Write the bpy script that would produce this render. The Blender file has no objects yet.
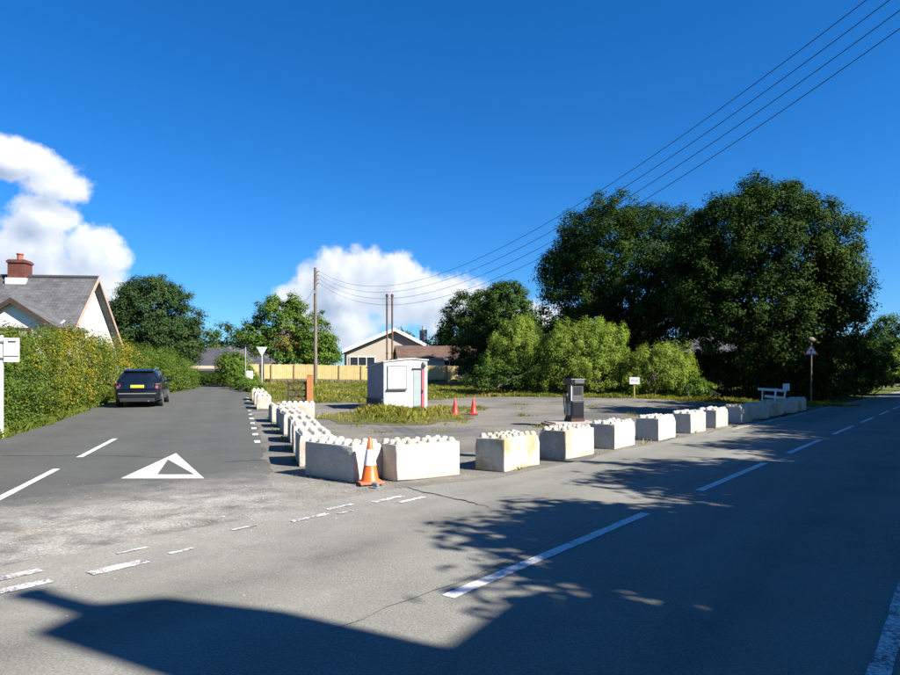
import bpy, bmesh, math, random
import numpy as np
from mathutils import Vector, Matrix
R = math.radians
S = bpy.context.scene
COL = S.collection
random.seed(7)

# ------------------------------------------------------------------ camera, sky, sun, exposure
cam_d = bpy.data.cameras.new('camera'); cam = bpy.data.objects.new('camera', cam_d); COL.objects.link(cam)
cam.location = (0, 0, 1.7); cam.rotation_euler = (R(90), 0, 0)
cam_d.sensor_width = 36; cam_d.lens = 26.8; cam_d.shift_y = 0.0417
cam_d.clip_start = 0.05; cam_d.clip_end = 3000
S.camera = cam

SUN_AZ, SUN_EL = R(119.4), R(38)
world = bpy.data.worlds.new('World'); S.world = world; world.use_nodes = True
world.cycles.sampling_method = 'MANUAL'; world.cycles.sample_map_resolution = 256
def build_world():
    nt = world.node_tree; N = nt.nodes; L = nt.links
    N.clear()
    out = N.new('ShaderNodeOutputWorld'); bg = N.new('ShaderNodeBackground')
    bg.inputs['Strength'].default_value = 0.05
    L.new(bg.outputs[0], out.inputs['Surface'])
    sky = N.new('ShaderNodeTexSky'); sky.sky_type = 'NISHITA'; sky.sun_disc = False
    sky.sun_elevation = SUN_EL; sky.sun_rotation = SUN_AZ
    sky.air_density = 1.0; sky.dust_density = 0.15; sky.ozone_density = 3.0; sky.altitude = 100
    hs = N.new('ShaderNodeHueSaturation'); hs.inputs['Saturation'].default_value = 1.12; hs.inputs['Value'].default_value = 1.0
    tn = N.new('ShaderNodeMixRGB'); tn.blend_type = 'MULTIPLY'; tn.inputs[0].default_value = 1.0; tn.inputs[2].default_value = (.53, .85, 1.26, 1)
    L.new(sky.outputs[0], tn.inputs[1]); L.new(tn.outputs[0], hs.inputs['Color'])
    def m(op, a, b=None, c=None, clamp=False):
        n = N.new('ShaderNodeMath'); n.operation = op; n.use_clamp = clamp
        for i, v in enumerate((a, b, c)):
            if v is None: continue
            if isinstance(v, (int, float)): n.inputs[i].default_value = v
            else: L.new(v, n.inputs[i])
        return n.outputs[0]
    tc = N.new('ShaderNodeTexCoord'); sep = N.new('ShaderNodeSeparateXYZ'); L.new(tc.outputs['Generated'], sep.inputs[0])
    az = m('ARCTAN2', sep.outputs[0], sep.outputs[1]); el = m('ARCSINE', sep.outputs[2])
    # banks of fair-weather cumulus round the whole horizon: azimuth, elevation, half sizes
    blobs = [(-.565, .150, .075, .050), (-.515, .115, .075, .055), (-.490, .155, .045, .040), (-.575, .262, .075, .026), (-.530, .240, .045, .022), (-.545, .20, .04, .03), (-.60, .10, .07, .05), (-.465, .10, .03, .04),
             (-.150, .120, .095, .058), (-.050, .100, .095, .055), (-.222, .105, .045, .045), (.015, .108, .055, .042), (-.07, .13, .035, .045), (-.17, .075, .10, .05), (.085, .085, .10, .03),
             (-.85, .14, .16, .09), (-1.8, .17, .2, .09), (-2.6, .15, .2, .08), (1.0, .09, .15, .05), (1.5, .15, .17, .08), (2.4, .16, .2, .09)]
    def cloud(da, de, detail):
        a_, e_ = (az, el) if da == 0 else (m('ADD', az, da), m('ADD', el, de))
        mp = N.new('ShaderNodeMapping'); mp.inputs['Location'].default_value = (da, 0, de); L.new(tc.outputs['Generated'], mp.inputs[0])
        dens = None
        for (a, e, ra, re) in blobs:
            dx = m('MULTIPLY', m('SUBTRACT', a_, a), 1 / ra); dy = m('MULTIPLY', m('SUBTRACT', e_, e), 1 / re)
            d = m('SUBTRACT', 1.0, m('SQRT', m('MULTIPLY_ADD', dx, dx, m('MULTIPLY', dy, dy))))
            dens = d if dens is None else m('SMOOTH_MAX', dens, d, 0.18)
        o_ = dens
        for (sc, det, amp) in ((9.0, detail, 2.0), (24.0, detail - 1, 1.0)):
            n = N.new('ShaderNodeTexNoise'); n.inputs['Scale'].default_value = sc; n.inputs['Detail'].default_value = det; n.inputs['Roughness'].default_value = .6; L.new(mp.outputs[0], n.inputs['Vector'])
            o_ = m('MULTIPLY_ADD', m('SUBTRACT', n.outputs[0], .5), amp, o_)
        return o_
    raw = cloud(0, 0, 6); off = cloud(.018, .022, 3)
    mr = N.new('ShaderNodeMapRange'); mr.interpolation_type = 'SMOOTHSTEP'
    mr.inputs['From Min'].default_value = -.04; mr.inputs['From Max'].default_value = .40; L.new(raw, mr.inputs['Value'])
    # the side turned from the sun, and the thick middle, are greyer
    dif = m('MULTIPLY_ADD', m('SUBTRACT', off, raw), .55, .34, clamp=True)
    thick = m('MULTIPLY', raw, 1.1, clamp=True)
    sh = m('MULTIPLY', dif, m('MULTIPLY_ADD', thick, 1.25, .5), clamp=True)
    cc = N.new('ShaderNodeMixRGB'); cc.inputs[1].default_value = (8.4, 8.6, 8.9, 1); cc.inputs[2].default_value = (2.7, 3.6, 5.1, 1)
    L.new(sh, cc.inputs[0])
    mix = N.new('ShaderNodeMixRGB'); L.new(m('MULTIPLY', mr.outputs[0], .93), mix.inputs[0]); L.new(hs.outputs[0], mix.inputs[1]); L.new(cc.outputs[0], mix.inputs[2])
    L.new(mix.outputs[0], bg.inputs['Color'])
build_world()

sun_d = bpy.data.lights.new('sun', 'SUN'); sun = bpy.data.objects.new('sun', sun_d); COL.objects.link(sun)
sun_d.energy = 5.0; sun_d.angle = R(0.53); sun_d.color = (1.0, .945, .86)
to_sun = Vector((math.sin(SUN_AZ) * math.cos(SUN_EL), math.cos(SUN_AZ) * math.cos(SUN_EL), math.sin(SUN_EL)))
sun.rotation_euler = to_sun.to_track_quat('Z', 'Y').to_euler(); sun.location = (30, -20, 40)

vs = S.view_settings; vs.view_transform = 'Standard'; vs.look = 'None'; vs.gamma = 1; vs.use_curve_mapping = False
vs.exposure = 1.38
S.render.engine = 'CYCLES'
S.cycles.max_bounces = 4; S.cycles.diffuse_bounces = 2; S.cycles.glossy_bounces = 2; S.cycles.transmission_bounces = 3

# ------------------------------------------------------------------ terrain and frames of reference
def ss(a, b, x):
    t = np.clip((np.asarray(x, float) - a) / (b - a), 0, 1); return t * t * (3 - 2 * t)
def profile(y):
    return np.interp(np.asarray(y, float), [-400, 16, 22, 30, 37, 43, 52, 60, 80, 120, 400], [0, 0, .02, .12, .31, .50, .76, 1.0, 1.35, 1.8, 4.0])
def profile_s(y):
    return (profile(np.asarray(y) - 2) + profile(y) * 2 + profile(np.asarray(y) + 2) + profile(np.asarray(y) - 1) * 2 + profile(np.asarray(y) + 1) * 2) / 8
def Z(x, y):
    x = np.asarray(x, float); y = np.asarray(y, float)
    n = .788 * x - .616 * y
    w = 1 - ss(-16, -7, n)
    return profile_s(y) * w + .15 * ss(18, 32, y) * ss(6, 14, -x) * w
def z1(x, y): return float(Z(x, y))
def P(x, y, dz=0.0): return Vector((x, y, z1(x, y) + dz))
def NU(n, u): return (.788 * n + .616 * u, -.616 * n + .788 * u)          # main road frame: across (right +), along
def MV(m_, v): return (.954 * m_ - .300 * v, .300 * m_ + .954 * v)        # side road frame
A_MAIN = -R(38.0)      # z rotation turning +Y onto the main road's direction
A_SIDE = R(17.5)

# ------------------------------------------------------------------ helpers: tagging and mesh building
def tag(o, label=None, cat=None, group=None, kind=None):
    if label: o['label'] = label
    if cat: o['category'] = cat
    if group: o['group'] = group
    if kind: o['kind'] = kind
    return o
def empty(name, loc=(0, 0, 0), rz=0.0):
    o = bpy.data.objects.new(name, None); COL.objects.link(o); o.location = loc; o.rotation_euler = (0, 0, rz); o.empty_display_size = .2
    return o
def thing(name, label, cat, loc=(0, 0, 0), rz=0.0, group=None): return tag(empty(name, loc, rz), label, cat, group)
def link_mesh(name, me, mat=None, parent=None, loc=None, rot=None):
    o = bpy.data.objects.new(name, me); COL.objects.link(o)
    if mat is not None and not me.materials:
        for mm in (mat if isinstance(mat, (list, tuple)) else [mat]): me.materials.append(mm)
    if parent: o.parent = parent
    if loc is not None: o.location = loc
    if rot is not None: o.rotation_euler = rot
    return o
class MB:
    def __init__(s): s.v = []; s.f = []; s.mi = []
    def add(s, v, f, mi=0):
        b = len(s.v); s.v += [tuple(p) for p in v]; s.f += [tuple(i + b for i in q) for q in f]; s.mi += [mi] * len(f)
    def box(s, c, d, rz=0.0, mi=0, rot=None):
        hx, hy, hz = d[0] / 2, d[1] / 2, d[2] / 2
        M = Matrix.Rotation(rz, 3, 'Z') if rot is None else rot
        vs_ = [M @ Vector((x, y, z)) + Vector(c) for z in (-hz, hz) for (x, y) in ((-hx, -hy), (hx, -hy), (hx, hy), (-hx, hy))]
        s.add(vs_, [(3, 2, 1, 0), (4, 5, 6, 7), (0, 1, 5, 4), (1, 2, 6, 5), (2, 3, 7, 6), (3, 0, 4, 7)], mi)
    def bar(s, a, b, w, h, mi=0):
        a = Vector(a); b = Vector(b); q = (b - a).to_track_quat('X', 'Z').to_matrix()
        s.box((a + b) / 2, ((b - a).length, w, h), rot=q, mi=mi)
    def lathe(s, prof, seg=16, c=(0, 0, 0), mi=0, cap=True, rot=None):
        M = rot or Matrix.Identity(3); c = Vector(c); n = len(prof); vs_ = []; fs = []
        for (r, z) in prof:
            for k in range(seg):
                a = 2 * math.pi * k / seg; vs_.append(M @ Vector((r * math.cos(a), r * math.sin(a), z)) + c)
        for i in range(n - 1):
            for k in range(seg):
                k2 = (k + 1) % seg; fs.append((i * seg + k, i * seg + k2, (i + 1) * seg + k2, (i + 1) * seg + k))
        if cap: fs.append(tuple(reversed(range(seg)))); fs.append(tuple((n - 1) * seg + k for k in range(seg)))
        s.add(vs_, fs, mi)
    def tube(s, pts, rad, seg=6, mi=0):
        pts = [Vector(p) for p in pts]; n = len(pts)
        if not hasattr(rad, '__len__'): rad = [rad] * n
        vs_ = []; fs = []
        up = Vector((0, 0, 1)); t0 = (pts[1] - pts[0]).normalized()
        if abs(t0.dot(up)) > .95: up = Vector((1, 0, 0))
        for i, p in enumerate(pts):
            t = (pts[min(i + 1, n - 1)] - pts[max(i - 1, 0)]).normalized()
            a = t.cross(up).normalized(); b = a.cross(t).normalized()
            for k in range(seg):
                g = 2 * math.pi * k / seg; vs_.append(p + (a * math.cos(g) + b * math.sin(g)) * rad[i])
        for i in range(n - 1):
            for k in range(seg):
                k2 = (k + 1) % seg; fs.append((i * seg + k2, i * seg + k, (i + 1) * seg + k, (i + 1) * seg + k2))
        fs.append(tuple(range(seg))); fs.append(tuple(reversed([(n - 1) * seg + k for k in range(seg)])))
        s.add(vs_, fs, mi)
    def prism(s, poly, z0, z1_, mi=0):
        n = len(poly); vs_ = [(x, y, z0) for x, y in poly] + [(x, y, z1_) for x, y in poly]
        s.add(vs_, [tuple(reversed(range(n))), tuple(range(n, 2 * n))] + [(i, (i + 1) % n, n + (i + 1) % n, n + i) for i in range(n)], mi)
    def slab(s, quad, th, mi=0):
        """a plate: quad of 4 points, thickness th behind it (opposite its normal)"""
        q = [Vector(p) for p in quad]; nrm = (q[1] - q[0]).cross(q[2] - q[0]).normalized()
        vs_ = q + [p - nrm * th for p in q]; n = len(q)
        s.add(vs_, [tuple(range(n)), tuple(reversed(range(n, 2 * n)))] + [(i, n + i, n + (i + 1) % n, (i + 1) % n) for i in range(n)], mi)
    def mesh(s, name, mats=None, smooth=None, bevel=0.0, bseg=2):
        me = bpy.data.meshes.new(name); me.from_pydata(s.v, [], s.f)
        if mats is not None:
            for mm in (mats if isinstance(mats, (list, tuple)) else [mats]): me.materials.append(mm)
        me.polygons.foreach_set('material_index', s.mi)
        if bevel > 0:
            bm = bmesh.new(); bm.from_mesh(me)
            ed = [e for e in bm.edges if len(e.link_faces) == 2 and e.calc_face_angle(0) > R(35)]
            bmesh.ops.bevel(bm, geom=ed, offset=bevel, segments=bseg, affect='EDGES', profile=.6, clamp_overlap=True)
            bm.to_mesh(me); bm.free()
        me.update()
        if smooth is not None: me.shade_smooth(); me.set_sharp_from_angle(angle=R(smooth))
        return me
    def build(s, name, mats=None, parent=None, loc=None, rot=None, smooth=None, bevel=0.0, bseg=2):
        return link_mesh(name, s.mesh(name, mats, smooth, bevel, bseg), None, parent, loc, rot)
def copy_tree(o, parent=None):
    c = o.copy(); COL.objects.link(c)
    if parent: c.parent = parent
    for ch in list(o.children): copy_tree(ch, c)
    return c

# ------------------------------------------------------------------ materials
MATS = {}
def nodes_of(name):
    mt = bpy.data.materials.new(name); mt.use_nodes = True; MATS[name] = mt
    nt = mt.node_tree; return mt, nt, nt.nodes, nt.links, nt.nodes['Principled BSDF']
def noise(N, L, vec, scale, detail=5, rough=.6):
    n = N.new('ShaderNodeTexNoise'); n.inputs['Scale'].default_value = scale; n.inputs['Detail'].default_value = detail; n.inputs['Roughness'].default_value = rough
    if vec is not None: L.new(vec, n.inputs['Vector'])
    return n.outputs[0]
def ramp(N, L, fac, a, b, ca=(0, 0, 0, 1), cb=(1, 1, 1, 1)):
    r = N.new('ShaderNodeValToRGB'); r.color_ramp.elements[0].position = a; r.color_ramp.elements[1].position = b
    r.color_ramp.elements[0].color = ca; r.color_ramp.elements[1].color = cb
    L.new(fac, r.inputs[0]); return r.outputs[0]
def mixc(N, L, fac, a, b, mode='MIX'):
    n = N.new('ShaderNodeMixRGB'); n.blend_type = mode
    for i, v in enumerate((fac, a, b)):
        if isinstance(v, (int, float)): n.inputs[i].default_value = v
        elif isinstance(v, tuple): n.inputs[i].default_value = (*v[:3], 1)
        else: L.new(v, n.inputs[i])
    return n.outputs[0]
def mathn(N, L, op, a, b=None, clamp=False):
    n = N.new('ShaderNodeMath'); n.operation = op; n.use_clamp = clamp
    for i, v in enumerate((a, b)):
        if v is None: continue
        if isinstance(v, (int, float)): n.inputs[i].default_value = v
        else: L.new(v, n.inputs[i])
    return n.outputs[0]
def bump(N, L, B, h, strength=.3, dist=.01):
    b = N.new('ShaderNodeBump'); b.inputs['Strength'].default_value = strength; b.inputs['Distance'].default_value = dist
    L.new(h, b.inputs['Height']); L.new(b.outputs[0], B.inputs['Normal'])
def pm(name, col, rough=.7, var=.18, scale=6, col2=None, patch=1.2, metal=0.0, bmp=0.0, spec=.5, rnd=0.0):
    """plain surface: fine mottling + larger weathering patches"""
    mt, nt, N, L, B = nodes_of(name)
    tc = N.new('ShaderNodeTexCoord').outputs['Object']
    f = noise(N, L, tc, scale, 6); g = noise(N, L, tc, patch, 4)
    dark = tuple(c * (1 - var) for c in col); lite = tuple(min(1, c * (1 + var * .6)) for c in col)
    c = mixc(N, L, ramp(N, L, f, .3, .7), dark, lite)
    c = mixc(N, L, ramp(N, L, g, .45, .72), c, tuple(col2) if col2 else tuple(v * (1 - var * .8) for v in col))
    if rnd > 0:
        oi = N.new('ShaderNodeObjectInfo').outputs['Random']
        k = mathn(N, L, 'ADD', mathn(N, L, 'MULTIPLY', oi, rnd), 1 - rnd)
        cm = N.new('ShaderNodeCombineColor'); [L.new(k, cm.inputs[i]) for i in range(3)]
        c = mixc(N, L, 1.0, c, cm.outputs[0], 'MULTIPLY')
    L.new(c, B.inputs['Base Color']); B.inputs['Roughness'].default_value = rough; B.inputs['Metallic'].default_value = metal
    B.inputs['Specular IOR Level'].default_value = spec
    if bmp: bump(N, L, B, f, bmp)
    return mt
def add_grit(N, L, tc, c, grit):
    """loose pale chippings washed into the mouth of the junction"""
    vn = N.new('ShaderNodeVectorMath'); vn.operation = 'DOT_PRODUCT'; L.new(tc, vn.inputs[0]); vn.inputs[1].default_value = (.788, -.616, 0)
    vu = N.new('ShaderNodeVectorMath'); vu.operation = 'DOT_PRODUCT'; L.new(tc, vu.inputs[0]); vu.inputs[1].default_value = (.616, .788, 0)
    wob = mathn(N, L, 'MULTIPLY', mathn(N, L, 'SUBTRACT', noise(N, L, tc, .8, 5, .6), .5), 2.6)
    d = mathn(N, L, 'ABSOLUTE', mathn(N, L, 'ADD', mathn(N, L, 'ADD', vn.outputs['Value'], 7.6), wob))
    f = mathn(N, L, 'SUBTRACT', 1.35, mathn(N, L, 'DIVIDE', d, 2.1), clamp=True)
    e = mathn(N, L, 'SUBTRACT', 1.0, mathn(N, L, 'DIVIDE', mathn(N, L, 'ABSOLUTE', mathn(N, L, 'SUBTRACT', vu.outputs['Value'], 2.0)), 7.5), clamp=True)
    e = mathn(N, L, 'MULTIPLY', e, 1.7, clamp=True)
    pat = ramp(N, L, noise(N, L, tc, 1.7, 9, .72), .30, .58)
    f = mathn(N, L, 'MULTIPLY', mathn(N, L, 'MULTIPLY', mathn(N, L, 'MULTIPLY', f, e), pat), grit)
    st = ramp(N, L, noise(N, L, tc, 38, 4, .75), .36, .62, (.15, .142, .12, 1), (.40, .385, .345, 1))
    tan = mixc(N, L, ramp(N, L, noise(N, L, tc, .9, 4), .5, .72), st, mixc(N, L, .55, st, (.23, .185, .12)))
    return mixc(N, L, f, c, tan)
def road_material(name, frame, base, grit=0.0, tracks=(), speck=.5):
    """worn tarmac in world metres. frame = across vector; tracks = (position, half width, factor)"""
    mt, nt, N, L, B = nodes_of(name)
    tc = N.new('ShaderNodeTexCoord').outputs['Object']
    fine = noise(N, L, tc, 55, 3, .7); mid = noise(N, L, tc, 7, 6, .65); big = noise(N, L, tc, .55, 5, .6)
    vor = N.new('ShaderNodeTexVoronoi'); vor.inputs['Scale'].default_value = 48; L.new(tc, vor.inputs['Vector'])
    c = mixc(N, L, ramp(N, L, fine, .32, .68), tuple(v * (1 - speck) for v in base), tuple(v * (1 + speck) for v in base))
    c = mixc(N, L, mathn(N, L, 'MULTIPLY', ramp(N, L, vor.outputs['Distance'], .0, .34, (1, 1, 1, 1), (0, 0, 0, 1)), .55), c, tuple(v * 1.65 for v in base))
    c = mixc(N, L, mathn(N, L, 'MULTIPLY', ramp(N, L, noise(N, L, tc, 150, 2, .6), .5, .72), .55), c, tuple(v * 1.9 for v in base))
    c = mixc(N, L, mathn(N, L, 'MULTIPLY', ramp(N, L, noise(N, L, tc, 120, 2, .6), .54, .7), .6), c, tuple(v * .45 for v in base))
    c = mixc(N, L, mathn(N, L, 'MULTIPLY', ramp(N, L, mid, .35, .75), .35), c, tuple(v * .62 for v in base))
    c = mixc(N, L, mathn(N, L, 'MULTIPLY', ramp(N, L, big, .38, .66), .5), c, tuple(v * 1.35 for v in base))
    vm = N.new('ShaderNodeVectorMath'); vm.operation = 'DOT_PRODUCT'; L.new(tc, vm.inputs[0]); vm.inputs[1].default_value = (*frame, 0)
    across = mathn(N, L, 'ADD', vm.outputs['Value'], mathn(N, L, 'MULTIPLY', mathn(N, L, 'SUBTRACT', noise(N, L, tc, .35, 2), .5), 1.0))
    for (p, hw, k) in tracks:
        d = mathn(N, L, 'ABSOLUTE', mathn(N, L, 'SUBTRACT', across, p))
        f = mathn(N, L, 'SUBTRACT', 1.0, mathn(N, L, 'DIVIDE', d, hw), clamp=True)
        f = mathn(N, L, 'MULTIPLY', f, ramp(N, L, noise(N, L, tc, .8, 4), .25, .75))
        c = mixc(N, L, f, c, mixc(N, L, 1.0, c, (k, k, k), 'MULTIPLY'))
    if grit: c = add_grit(N, L, tc, c, grit)
    L.new(c, B.inputs['Base Color']); B.inputs['Roughness'].default_value = .88; B.inputs['Specular IOR Level'].default_value = .3
    h = mathn(N, L, 'ADD', fine, mathn(N, L, 'MULTIPLY', vor.outputs['Distance'], -.6))
    bump(N, L, B, h, .32, .008)
    return mt
M_MAIN = road_material('main_road_tarmac', (.788, -.616), (.168, .166, .142), 0.6, ((-4.75, .65, .55), (-5.6, .3, .8), (-1.4, .55, .65), (-2.3, .4, .8), (-3.9, .4, 1.15)))
M_SIDE = road_material('side_road_tarmac', (.954, .300), (.072, .0725, .065), 1.0, ((-4.9, .5, .85), (-2.0, .45, .85), (-.6, .4, .88)), .38)

def forecourt_material():
    mt, nt, N, L, B = nodes_of('forecourt_tarmac')
    tc = N.new('ShaderNodeTexCoord').outputs['Object']
    fine = noise(N, L, tc, 45, 4, .75); mid = noise(N, L, tc, 1.6, 7, .7); big = noise(N, L, tc, .28, 5, .6)
    c = mixc(N, L, ramp(N, L, fine, .3, .7), (.045, .045, .043), (.135, .132, .126))
    grv = mixc(N, L, ramp(N, L, fine, .35, .65), (.07, .064, .050), (.27, .25, .21))
    c = mixc(N, L, ramp(N, L, big, .36, .56), c, grv)
    c = mixc(N, L, mathn(N, L, 'MULTIPLY', ramp(N, L, mid, .56, .72), .6), c, (.09, .10, .045))
    c = mixc(N, L, mathn(N, L, 'MULTIPLY', ramp(N, L, noise(N, L, tc, .7, 5), .58, .7), .5), c, (.22, .215, .20))
    c = add_grit(N, L, tc, c, .9)
    L.new(c, B.inputs['Base Color']); B.inputs['Roughness'].default_value = .92; B.inputs['Specular IOR Level'].default_value = .25
    bump(N, L, B, mathn(N, L, 'ADD', fine, mid), .7, .02)
    return mt
M_FORE = forecourt_material()

def soil_material(name, a, b, c_):
    mt, nt, N, L, B = nodes_of(name)
    tc = N.new('ShaderNodeTexCoord').outputs['Object']
    f = noise(N, L, tc, 26, 6, .7); g = noise(N, L, tc, 1.1, 6, .65); h = noise(N, L, tc, .12, 4)
    c = mixc(N, L, ramp(N, L, f, .3, .7), a, b); c = mixc(N, L, ramp(N, L, g, .45, .7), c, c_)
    c = mixc(N, L, mathn(N, L, 'MULTIPLY', ramp(N, L, h, .4, .65), .4), c, tuple(v * .6 for v in a))
    L.new(c, B.inputs['Base Color']); B.inputs['Roughness'].default_value = .95; B.inputs['Specular IOR Level'].default_value = .15
    bump(N, L, B, f, .8, .03); return mt
M_GROUND = soil_material('meadow_ground', (.045, .07, .014), (.085, .12, .025), (.15, .135, .04))
M_TURF = soil_material('rough_turf', (.07, .072, .026), (.12, .115, .042), (.15, .13, .075))

def paint_material(name, wear):
    mt, nt, N, L, B = nodes_of(name)
    tc = N.new('ShaderNodeTexCoord').outputs['Object']
    f = noise(N, L, tc, 30, 6, .75); g = noise(N, L, tc, 3.0, 6, .7)
    w = mathn(N, L, 'ADD', mathn(N, L, 'ADD', mathn(N, L, 'MULTIPLY', f, .40), mathn(N, L, 'MULTIPLY', g, .35)), mathn(N, L, 'MULTIPLY', noise(N, L, tc, 90, 3, .7), .25))
    k = ramp(N, L, w, wear - .045, wear + .05)
    c = mixc(N, L, k, mixc(N, L, ramp(N, L, f, .3, .7), (.08, .08, .076), (.16, .155, .15)), mixc(N, L, ramp(N, L, f, .3, .6), (.48, .48, .46), (.68, .68, .66)))
    L.new(c, B.inputs['Base Color']); B.inputs['Roughness'].default_value = .75
    bump(N, L, B, f, .4, .008); return mt
M_PAINT = paint_material('road_paint', .43); M_PAINT_WORN = paint_material('worn_road_paint', .50)

def leaf_material(name, cols, trans=.30):
    """cols: ramp stops over the per-leaf tint (real pigment of each leaf)"""
    mt, nt, N, L, B = nodes_of(name)
    at = N.new('ShaderNodeAttribute'); at.attribute_name = 'tint'
    r = N.new('ShaderNodeValToRGB'); el = r.color_ramp.elements
    while len(el) < len(cols): el.new(.5)
    for i, (p, c) in enumerate(cols): el[i].position = p; el[i].color = (*c, 1)
    L.new(at.outputs['Fac'], r.inputs[0]); L.new(r.outputs[0], B.inputs['Base Color'])
    B.inputs['Roughness'].default_value = .65; B.inputs['Specular IOR Level'].default_value = .06
    tr = N.new('ShaderNodeBsdfTranslucent'); L.new(mixc(N, L, 1.0, r.outputs[0], (1.25, 1.3, .55), 'MULTIPLY'), tr.inputs['Color'])
    mx = N.new('ShaderNodeMixShader'); mx.inputs[0].default_value = trans
    L.new(B.outputs[0], mx.inputs[1]); L.new(tr.outputs[0], mx.inputs[2]); L.new(mx.outputs[0], N['Material Output'].inputs['Surface'])
    return mt
LF_DARK = leaf_material('sycamore_leaves', [(0, (.010, .023, .004)), (.6, (.028, .056, .009)), (1, (.062, .105, .016))], .18)
LF_MID = leaf_material('broadleaf_leaves', [(0, (.022, .05, .010)), (.6, (.05, .095, .018)), (1, (.10, .145, .03))], .28)
LF_ROUND = leaf_material('round_tree_leaves', [(0, (.018, .040, .012)), (.6, (.040, .072, .022)), (1, (.075, .11, .035))], .22)
LF_LIGHT = leaf_material('lime_leaves', [(0, (.042, .09, .016)), (.55, (.105, .18, .026)), (.93, (.17, .24, .042)), (1, (.22, .12, .05))], .34)
LF_WILLOW = leaf_material('willow_leaves', [(0, (.085, .145, .022)), (.5, (.20, .275, .048)), (1, (.31, .37, .085))], .42)
LF_HEDGE = leaf_material('hedge_leaves', [(0, (.030, .060, .012)), (.30, (.085, .14, .024)), (.62, (.15, .205, .034)), (.76, (.27, .235, .026)), (.9, (.38, .27, .022)), (1, (.20, .09, .02))], .34)
LF_GRASS = leaf_material('grass_blades', [(0, (.07, .11, .018)), (.45, (.16, .18, .03)), (.75, (.30, .27, .055)), (1, (.42, .33, .13))], .35)
M_BARK = pm('bark', (.085, .068, .05), .9, .35, 12, bmp=.6)

# ------------------------------------------------------------------ the setting: ground, roads, forecourt, markings
def sheet(name, fx, na, nb, mat, dz, kind='structure'):
    """grid of na x nb cells; fx(a,b) with a,b arrays in 0..1 gives x,y; laid dz above the terrain"""
    a, b = np.meshgrid(np.linspace(0, 1, na + 1), np.linspace(0, 1, nb + 1), indexing='ij')
    x, y = fx(a, b); z = Z(x, y) + dz
    v = np.stack([x, y, z], -1).reshape(-1, 3)
    i, j = np.meshgrid(np.arange(na), np.arange(nb), indexing='ij'); k = (i * (nb + 1) + j).ravel()
    f = np.stack([k, k + nb + 1, k + nb + 2, k + 1], -1)
    me = bpy.data.meshes.new(name); me.from_pydata(v.tolist(), [], f.tolist()); me.materials.append(mat)
    me.update(); me.shade_smooth()
    o = link_mesh(name, me)
    if me.polygons[0].normal.z < 0: me.flip_normals()
    if kind: o['kind'] = kind
    return o
def warp(t, p): return np.sign(t) * np.abs(t) ** p
sheet('ground', lambda a, b: (warp(a * 2 - 1, 3.0) * 900 + 0 * b, warp(b * 2 - 1, 3.0) * 900 + 20), 260, 260, M_GROUND, 0.0)
APEX = np.array([-2.0, 6.37])
def fore_xy(a, b):
    xb = -13.5 + a * 41.5
    yb = np.interp(xb, [-14, -9, -4, -1, 3, 10, 16, 21, 28], [33, 34.5, 34.5, 37, 40.3, 39, 37, 36, 38]) + .5 * np.sin(xb * 1.9) + .3 * np.sin(xb * 4.7)
    s = b ** .8
    return APEX[0] + s * (xb - APEX[0]), APEX[1] + s * (yb - APEX[1])
sheet('forecourt', fore_xy, 70, 90, M_FORE, .012)
def side_xy(a, b):
    v = -2 + b * 66
    ml = np.interp(v, [-10, 34, 38, 42, 47, 56, 70], [-6.0, -6.0, -5.7, -4.5, -3.3, -2.6, -2.6]) - 9 * (1 - ss(2, 10, v)) + .10 * np.sin(v * 1.3) + .06 * np.sin(v * 3.1); mr = .5 + .07 * np.sin(v * 2.1) + .05 * np.sin(v * 5.3) + 0 * v
    m_ = ml + a * (mr - ml); return MV(m_, v)
sheet('side_road', side_xy, 20, 140, M_SIDE, .022)
def main_xy(a, b):
    u = -60 + b * 260; nl = -6.02 + .05 * np.sin(u * 1.7) + .04 * np.sin(u * 4.3) - .12 * np.sin(u * .31) ** 2 - .55 * (1 - ss(7.3, 9.3, u)); n = nl + a * (.35 - nl); return NU(n, u)
MAIN = sheet('main_road', main_xy, 14, 400, M_MAIN, .034)

def strip(name, frame, c0, c1, t0, t1, dz, mat, parent=None, ragged=.0, seed=0, seg=None):
    """painted strip between c0..c1 across and t0..t1 along the given road frame"""
    rr = random.Random(seed); n = seg or max(2, int((t1 - t0) / .25)); v = []; f = []
    for i in range(n + 1):
        t = t0 + (t1 - t0) * i / n
        for c in (c0 + rr.uniform(-ragged, ragged), c1 + rr.uniform(-ragged, ragged)):
            x, y = frame(c, t); v.append((x, y, z1(x, y) + dz))
    for i in range(n): f.append((2 * i, 2 * i + 1, 2 * i + 3, 2 * i + 2))
    me = bpy.data.meshes.new(name); me.from_pydata(v, [], f); me.materials.append(mat); me.update()
    o = link_mesh(name, me); 
    if parent: o.parent = parent
    return o
SIDE = bpy.data.objects['side_road']
for k in range(16):
    u = 3.95 + 5.85 * k
    strip('centre_dash', NU, -3.17, -3.05, u, u + 3.85, .039, M_PAINT, MAIN, .004, k)
strip('edge_line', NU, -.47, -.36, -20, 90, .039, M_PAINT_WORN, MAIN, .008, 99)
strip('edge_line', NU, -5.84, -5.76, 21.5, 90, .039, M_PAINT_WORN, MAIN, .01, 98)
for k, (v0, v1) in enumerate(((9.6, 13.5), (15.3, 19.4))):
    strip('centre_dash', MV, -3.17, -3.05, v0, v1, .027, M_PAINT, SIDE, .004, 40 + k)
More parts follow.
